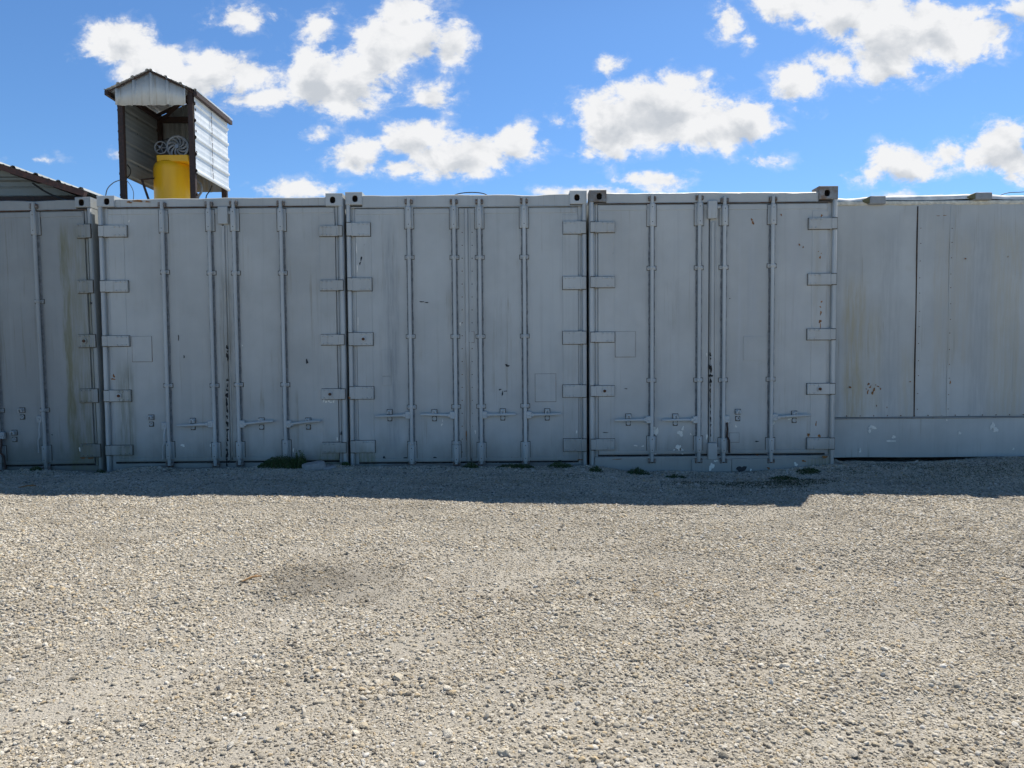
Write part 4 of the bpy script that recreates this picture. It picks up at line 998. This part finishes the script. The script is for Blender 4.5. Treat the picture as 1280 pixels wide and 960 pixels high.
cable('hanging_cable', [at(265, 232, 11.2), at(262, 239, 11.2), at(258, 245, 11.2), at(257, 256, 11.2)], .009, m_cable, 'thin black cable dangling below the white shelter wall', 'cable')
cable('coiled_wire', [at(150, 225, 10.2), at(141, 229, 10.2), at(133.5, 238, 10.2), at(131, 256, 10.2)], .007, m_hose, 'thin wire arching left of the left shelter post', 'wire')
cable('loose_wire', [at(158, 225, 10.3), at(164, 233, 10.3), at(167, 242, 10.3), at(166, 256, 10.3)], .005, m_hose, 'thin wire hanging right of the left shelter post', 'wire')
cable('shelter_cable', [at(158, 204, 10.5), at(163, 212, 10.5), at(162, 219, 10.5), at(155, 226, 10.5)], .008, m_cable, 'black cable hanging on the inner left wall of the shelter', 'cable')
cable('roof_wire', [at(556, 250, 8.2), at(572, 242.5, 8.2), at(590, 240.5, 8.2), at(606, 242.5, 8.2), at(616, 250, 8.2)], .006, m_cable, 'thin dark wire arching over the roof of the riveted bluish container', 'wire')
cable('trailer_wire', [at(1236, 252, 7.5), at(1256, 242, 7.5), at(1275, 240.2, 7.5), at(1300, 239, 7.5)], .004, m_cable, 'thin wire rising over the trailer roof at the right edge', 'wire')

# ------------------------------------------------------------------ lean-to roof over the first container
def canopy():
    Y0, Y1 = 6.99, 9.7; hi = at(-120, 168, Y0); lo = at(109, 240.5, Y0)
    root = thing('canopy_roof', (lo.x, Y0, ROOFZ), 'sloping corrugated canopy roof with rusty brown edge above the darkest container', 'canopy roof')
    O = root.location.copy(); B = lambda mb, nm, m, par=root, **k: mb.build(nm, m, par, origin=O, **k)
    d = hi-lo; d.y = 0; L = d.length; n = Vector((d.z, 0, -d.x)); n = n if n.z > 0 else -n
    mb = MB(); corrugated(mb, (lo.x, Y0-.05, lo.z+.012), (0,1,0), d, n, Y1-Y0, L, pitch=.235, rib=.020); B(mb, 'roof_sheet', galv('weathered_canopy_sheet', (.36,.38,.37), 36, .3), recalc=False)
    m_brown = rusty('brown_edge_beam', (0.11, 0.045, 0.03), (0.05, 0.028, 0.022), 14, rough=.7)
    ang = math.atan2(d.z, d.x); u = d.normalized()
    def beam(y, h, w, drop):
        mb = MB(); Mx = Matrix.Translation(lo + Vector((0, y-lo.y, 0))) @ Matrix.Rotation(-math.atan2(u.z, u.x), 4, 'Y')
        mb.box(0, L, -w/2, w/2, -0, 0, 0) if False else None
        a = lo.copy(); a.y = y; b = hi.copy(); b.y = y; nn = n.normalized()
        vs = []
        for p in (a, b):
            for dy, dn in ((-w/2, -drop), (w/2, -drop), (w/2, -drop-h), (-w/2, -drop-h)): vs.append(p + Vector((0, dy, 0)) + nn*dn)
        mb.add(vs, [(0,1,2,3),(4,5,6,7),(0,1,5,4),(1,2,6,5),(2,3,7,6),(3,0,4,7)]); return mb
    B(beam(Y0-.02, .055, .05, -.006), 'edge_beam', m_brown)
    for k in (1, 2): B(beam(Y0+k*1.25, .07, .06, .0), 'rafter', m_darkrust)
    yy = Y0+.42; zs = []; z = ROOFZ-.01
    while z < hi.z+.1:
        zs += [(z, 0), (z+.05, 0), (z+.057, .006), (z+.066, .006), (z+.073, 0), (z+.115, 0), (z+.135, .022), (z+.155, .022), (z+.175, 0)]; z += .20
    xs_ = np.linspace(hi.x, lo.x-.05, 50); vs = []
    for x in xs_:
        top = lo.z + (lo.x-x)*(hi.z-lo.z)/(lo.x-hi.x) - .006
        for (zz, dy) in zs: vs.append((x, yy-dy+.003*math.sin(x*7), min(zz, top)))
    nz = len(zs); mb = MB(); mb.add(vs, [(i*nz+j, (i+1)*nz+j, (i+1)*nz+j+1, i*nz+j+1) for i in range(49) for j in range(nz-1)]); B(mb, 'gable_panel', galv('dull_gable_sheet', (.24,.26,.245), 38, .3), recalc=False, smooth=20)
    mb = MB(); zb = at(40, 249, Y0+.35).z; mb.box(hi.x, at(86, 250, Y0).x, Y0+.30, Y0+.36, zb-.035, zb+.02, .004); B(mb, 'tie_beam', m_darkrust)
    for k in (.35, .8, 1.25):
        p = lo + u*k*1.0; mb = MB(); mb.box(p.x-.025, p.x+.025, Y0+.02, Y1-.1, p.z-.05, p.z-.004, .003); B(mb, 'purlin', m_darkrust)
    for y in (Y0+.33, Y1-.2):
        mb = MB(); x = hi.x+.1; mb.box(x-.04, x+.04, y-.04, y+.04, ROOFZ-.02, hi.z-.08, .004); B(mb, 'post', m_darkrust)
    mb = MB(); mb.box(lo.x-.16, lo.x-.10, Y0+.30, Y0+.36, ROOFZ-.02, lo.z+.02, .003); B(mb, 'post', m_darkrust)
canopy()
cable('canopy_cable', [at(41, 229, 7.2), at(54, 238, 7.15), at(68, 245, 7.1), at(86, 251, 7.05)], .010, m_cable, 'black cable slanting under the canopy roof at the upper left', 'cable')

# ------------------------------------------------------------------ weeds, slab, sticks
def leaf_mat(name, c0, c1, seed):
    m, q, b, P = new_mat(name); n = q.noise(off(q, P, seed), 30, 3, .6)
    q.put(b.inputs['Base Color'], q.mix(q.ss(n, .3, .7), c0, c1)); b.inputs['Roughness'].default_value = .65; return m
m_weed = leaf_mat('weed_leaf', (.034,.070,.016), (.062,.105,.028), 1); m_dry = leaf_mat('dry_grass', (.13,.125,.06), (.065,.072,.028), 2)
def gz1(x, y): return float(ground_z(np.array([x]), np.array([y]))[0])
def leaves(mb, cx, cy, rx, ry, h, n, seed, size=.012, blades=0.4):
    r = random.Random(seed)
    for _ in range(n):
        a, rr = r.uniform(0, 6.283), math.sqrt(r.random()); x, y = cx+rx*rr*math.cos(a), cy+ry*rr*math.sin(a); g = gz1(x, y)
        hh = h*(1-rr*rr)*r.uniform(.25, 1)+.004
        if r.random() < blades:
            d = Vector((r.uniform(-1,1), r.uniform(-1,1), 0))*.35*hh; w = .0018+.0015*r.random(); t = r.uniform(0, 3.14); s = Vector((math.cos(t), math.sin(t), 0))*w
            p = Vector((x, y, g-.003)); H = Vector((0,0,hh*1.25)); mb.add([p-s, p+s, p+d*.5+H*.6+s*.7, p+d*.5+H*.6-s*.7, p+d+H], [(0,1,2,3),(3,2,4)], 0 if r.random() < .8 else 1)
        else:
            e = Euler((r.uniform(-.9,.9), r.uniform(-.9,.9), r.uniform(0,6.28))).to_matrix(); s = size*r.uniform(.5,1.2); c = Vector((x, y, g+hh))
            mb.add([c+e@Vector(v) for v in ((-s,0,0),(-s*.3,-s*.45,s*.1),(s*.7,-s*.3,0),(s,0,-s*.2),(s*.6,s*.35,0),(-s*.3,s*.45,s*.1))], [(0,1,2,3,4,5)], 0 if r.random() < .85 else 1)
            if r.random() < .4: b = Vector((x, y, g)); w = Vector((.001,0,0)); mb.add([b-w, b+w, c+w, c-w], [(0,1,2,3)])
GRP = 'weed clumps at the foot of the containers'
WEEDS = [(640,588,.16,.04,.035,260,'low ragged weeds left of the taped square foot'),(1010,590,.12,.08,.05,220,'weed tuft under the right corner of the pale container'),(980,596,.14,.08,.035,240,'flat weeds below the right door of the pale container'),(125,586,.06,.04,.04,90,'small weed at the gap beside the algae-streaked container'),(355,589,.27,.12,.10,1500,'broad green weed clump beside the pale flat stone at the container foot'),(375,586,.09,.06,.16,400,'taller weed tuft rising behind the pale flat stone'),
 (20.5*1+0,590,.05,.04,.035,60,None),(45,589,.06,.04,.05,110,'small weed under the hanging handle of the darkest container'),(588,588,.09,.05,.06,200,'weed tuft under the rivet rows of the bluish container'),
 (655,588,.12,.05,.04,220,'low weeds below the taped square of the bluish container'),(700,587,.13,.05,.06,260,'weeds under the right hinges of the bluish container'),(745,592,.07,.05,.055,150,'weed tuft at the gap between bluish and pale containers'),
 (798,590,.12,.05,.07,240,'green weeds under the left door of the pale container, nearest its hinges'),(845,594,.12,.04,.035,180,'low weeds in the middle of the pale container foot'),
 (432,587,.05,.035,.04,90,'weed tuft beside the flat stone at the gap under the container corner'),]
for i, (px, py, rx, ry, h, n, lab) in enumerate(WEEDS):
    if lab is None: continue
    x, y = gp(px, py); y = min(y, 6.88 - ry*.6)
    x = x * (y/gp(px, py)[1]); mb = MB(); leaves(mb, 0, 0, 0, 0, 0, 0, 0)
    leaves(mb, x, y, rx, ry, h, int(n*1.5), 100+i)
    ob = mb.build('weed_clump', [m_weed, m_dry], None, origin=(x, y, gz1(x, y)), recalc=False, smooth=0); ob.location = (x, y, gz1(x, y)); tag(ob, lab, 'weed', GRP)
mb = MB()
for i, (px, py, rx, ry, n) in enumerate([(960,603,.55,.20,2600),(880,602,.5,.14,900),(1000,600,.35,.18,1800),(1130,586,.45,.22,900),(1230,590,.6,.35,2000),(1180,600,.5,.3,700),(1070,592,.25,.2,400),(240,590,.9,.1,260),(560,592,.8,.1,260),(720,600,.4,.12,300),(60,592,.5,.1,160),(900,612,.9,.3,500)]):
    x, y = gp(px, py); y = min(y, (7.1 if px > 1050 else 6.8)-ry*.5); leaves(mb, x, y, rx, ry, .016, n, 200+i, size=.007, blades=.6)
ob = mb.build('grass', [m_dry, m_weed], None, recalc=False, smooth=0); tag(ob, 'sparse dry grass and moss along the shaded foot of the pale container and trailer', 'grass', kind='stuff')

def slab(px0, px1, py, h, seed, label, name='flat_stone', col=(.32,.31,.30)):
    a, b = gp(px0, py), gp(px1, py); cx, cy = (a[0]+b[0])/2, min((a[1]+b[1])/2, 6.74); w = (b[0]-a[0])/2
    bm = bmesh.new(); bmesh.ops.create_icosphere(bm, subdivisions=4, radius=1)
    for v in bm.verts:
        p = v.co; k = 1+.22*mnoise.noise(p*1.4+Vector((seed,0,0)))+.05*mnoise.noise(p*6); z = max(-.6, min(.55, p.z))
        v.co = Vector((p.x*k*w, p.y*k*w*.52, z*h + .004*mnoise.noise(p*5) + p.x*h*.25))
    mm = bpy.data.meshes.new(name); bm.to_mesh(mm); bm.free(); mm.materials.append(plain('pale_concrete_%d' % seed, col, .9, sc=30)); mm.polygons.foreach_set('use_smooth', [True]*len(mm.polygons)); mm.set_sharp_from_angle(angle=R(45))
    ob = bpy.data.objects.new(name, mm); C.objects.link(ob); ob.location = (cx, cy, gz1(cx, cy)+h*.30); ob.rotation_euler = (R(9), 0, R(6)); tag(ob, label, 'stone')
slab(383, 413, 590, .075, 3, 'pale flat slab of stone lying beside the broad green weed clump')
slab(411, 430, 586, .03, 8, 'thin flat stone pressed against the container foot, right of the pale slab', 'thin_stone')
m_twig = plain('dry_wood', (.30,.17,.07), .85, var=.3, sc=40)
def stick(p, q_, r, lab):
    a, b = gp(*p), gp(*q_); A3 = Vector((a[0], a[1], gz1(*a)+.012)); B3 = Vector((b[0], b[1], gz1(*b)+.014)); mid = (A3+B3)/2 + Vector((0,.006,.006)); mb = MB()
    mb.tube([A3, A3.lerp(mid, .5)+Vector((0,.003,0)), mid, B3], [r*.5, r, r*1.1, r*.7], 7); mb.tube([mid, mid+(B3-A3)*.25+Vector((.0,.02,.004))], [r*.6, r*.3], 5)
    tag(mb.build('stick', m_twig, None), lab, 'stick')
stick((303, 738), (327, 731), .005, 'orange brown dry stick lying on the gravel, left of centre')
stick((24, 627), (46, 624), .006, 'short dark dry stick at the sunlit edge of the shadow, far left')
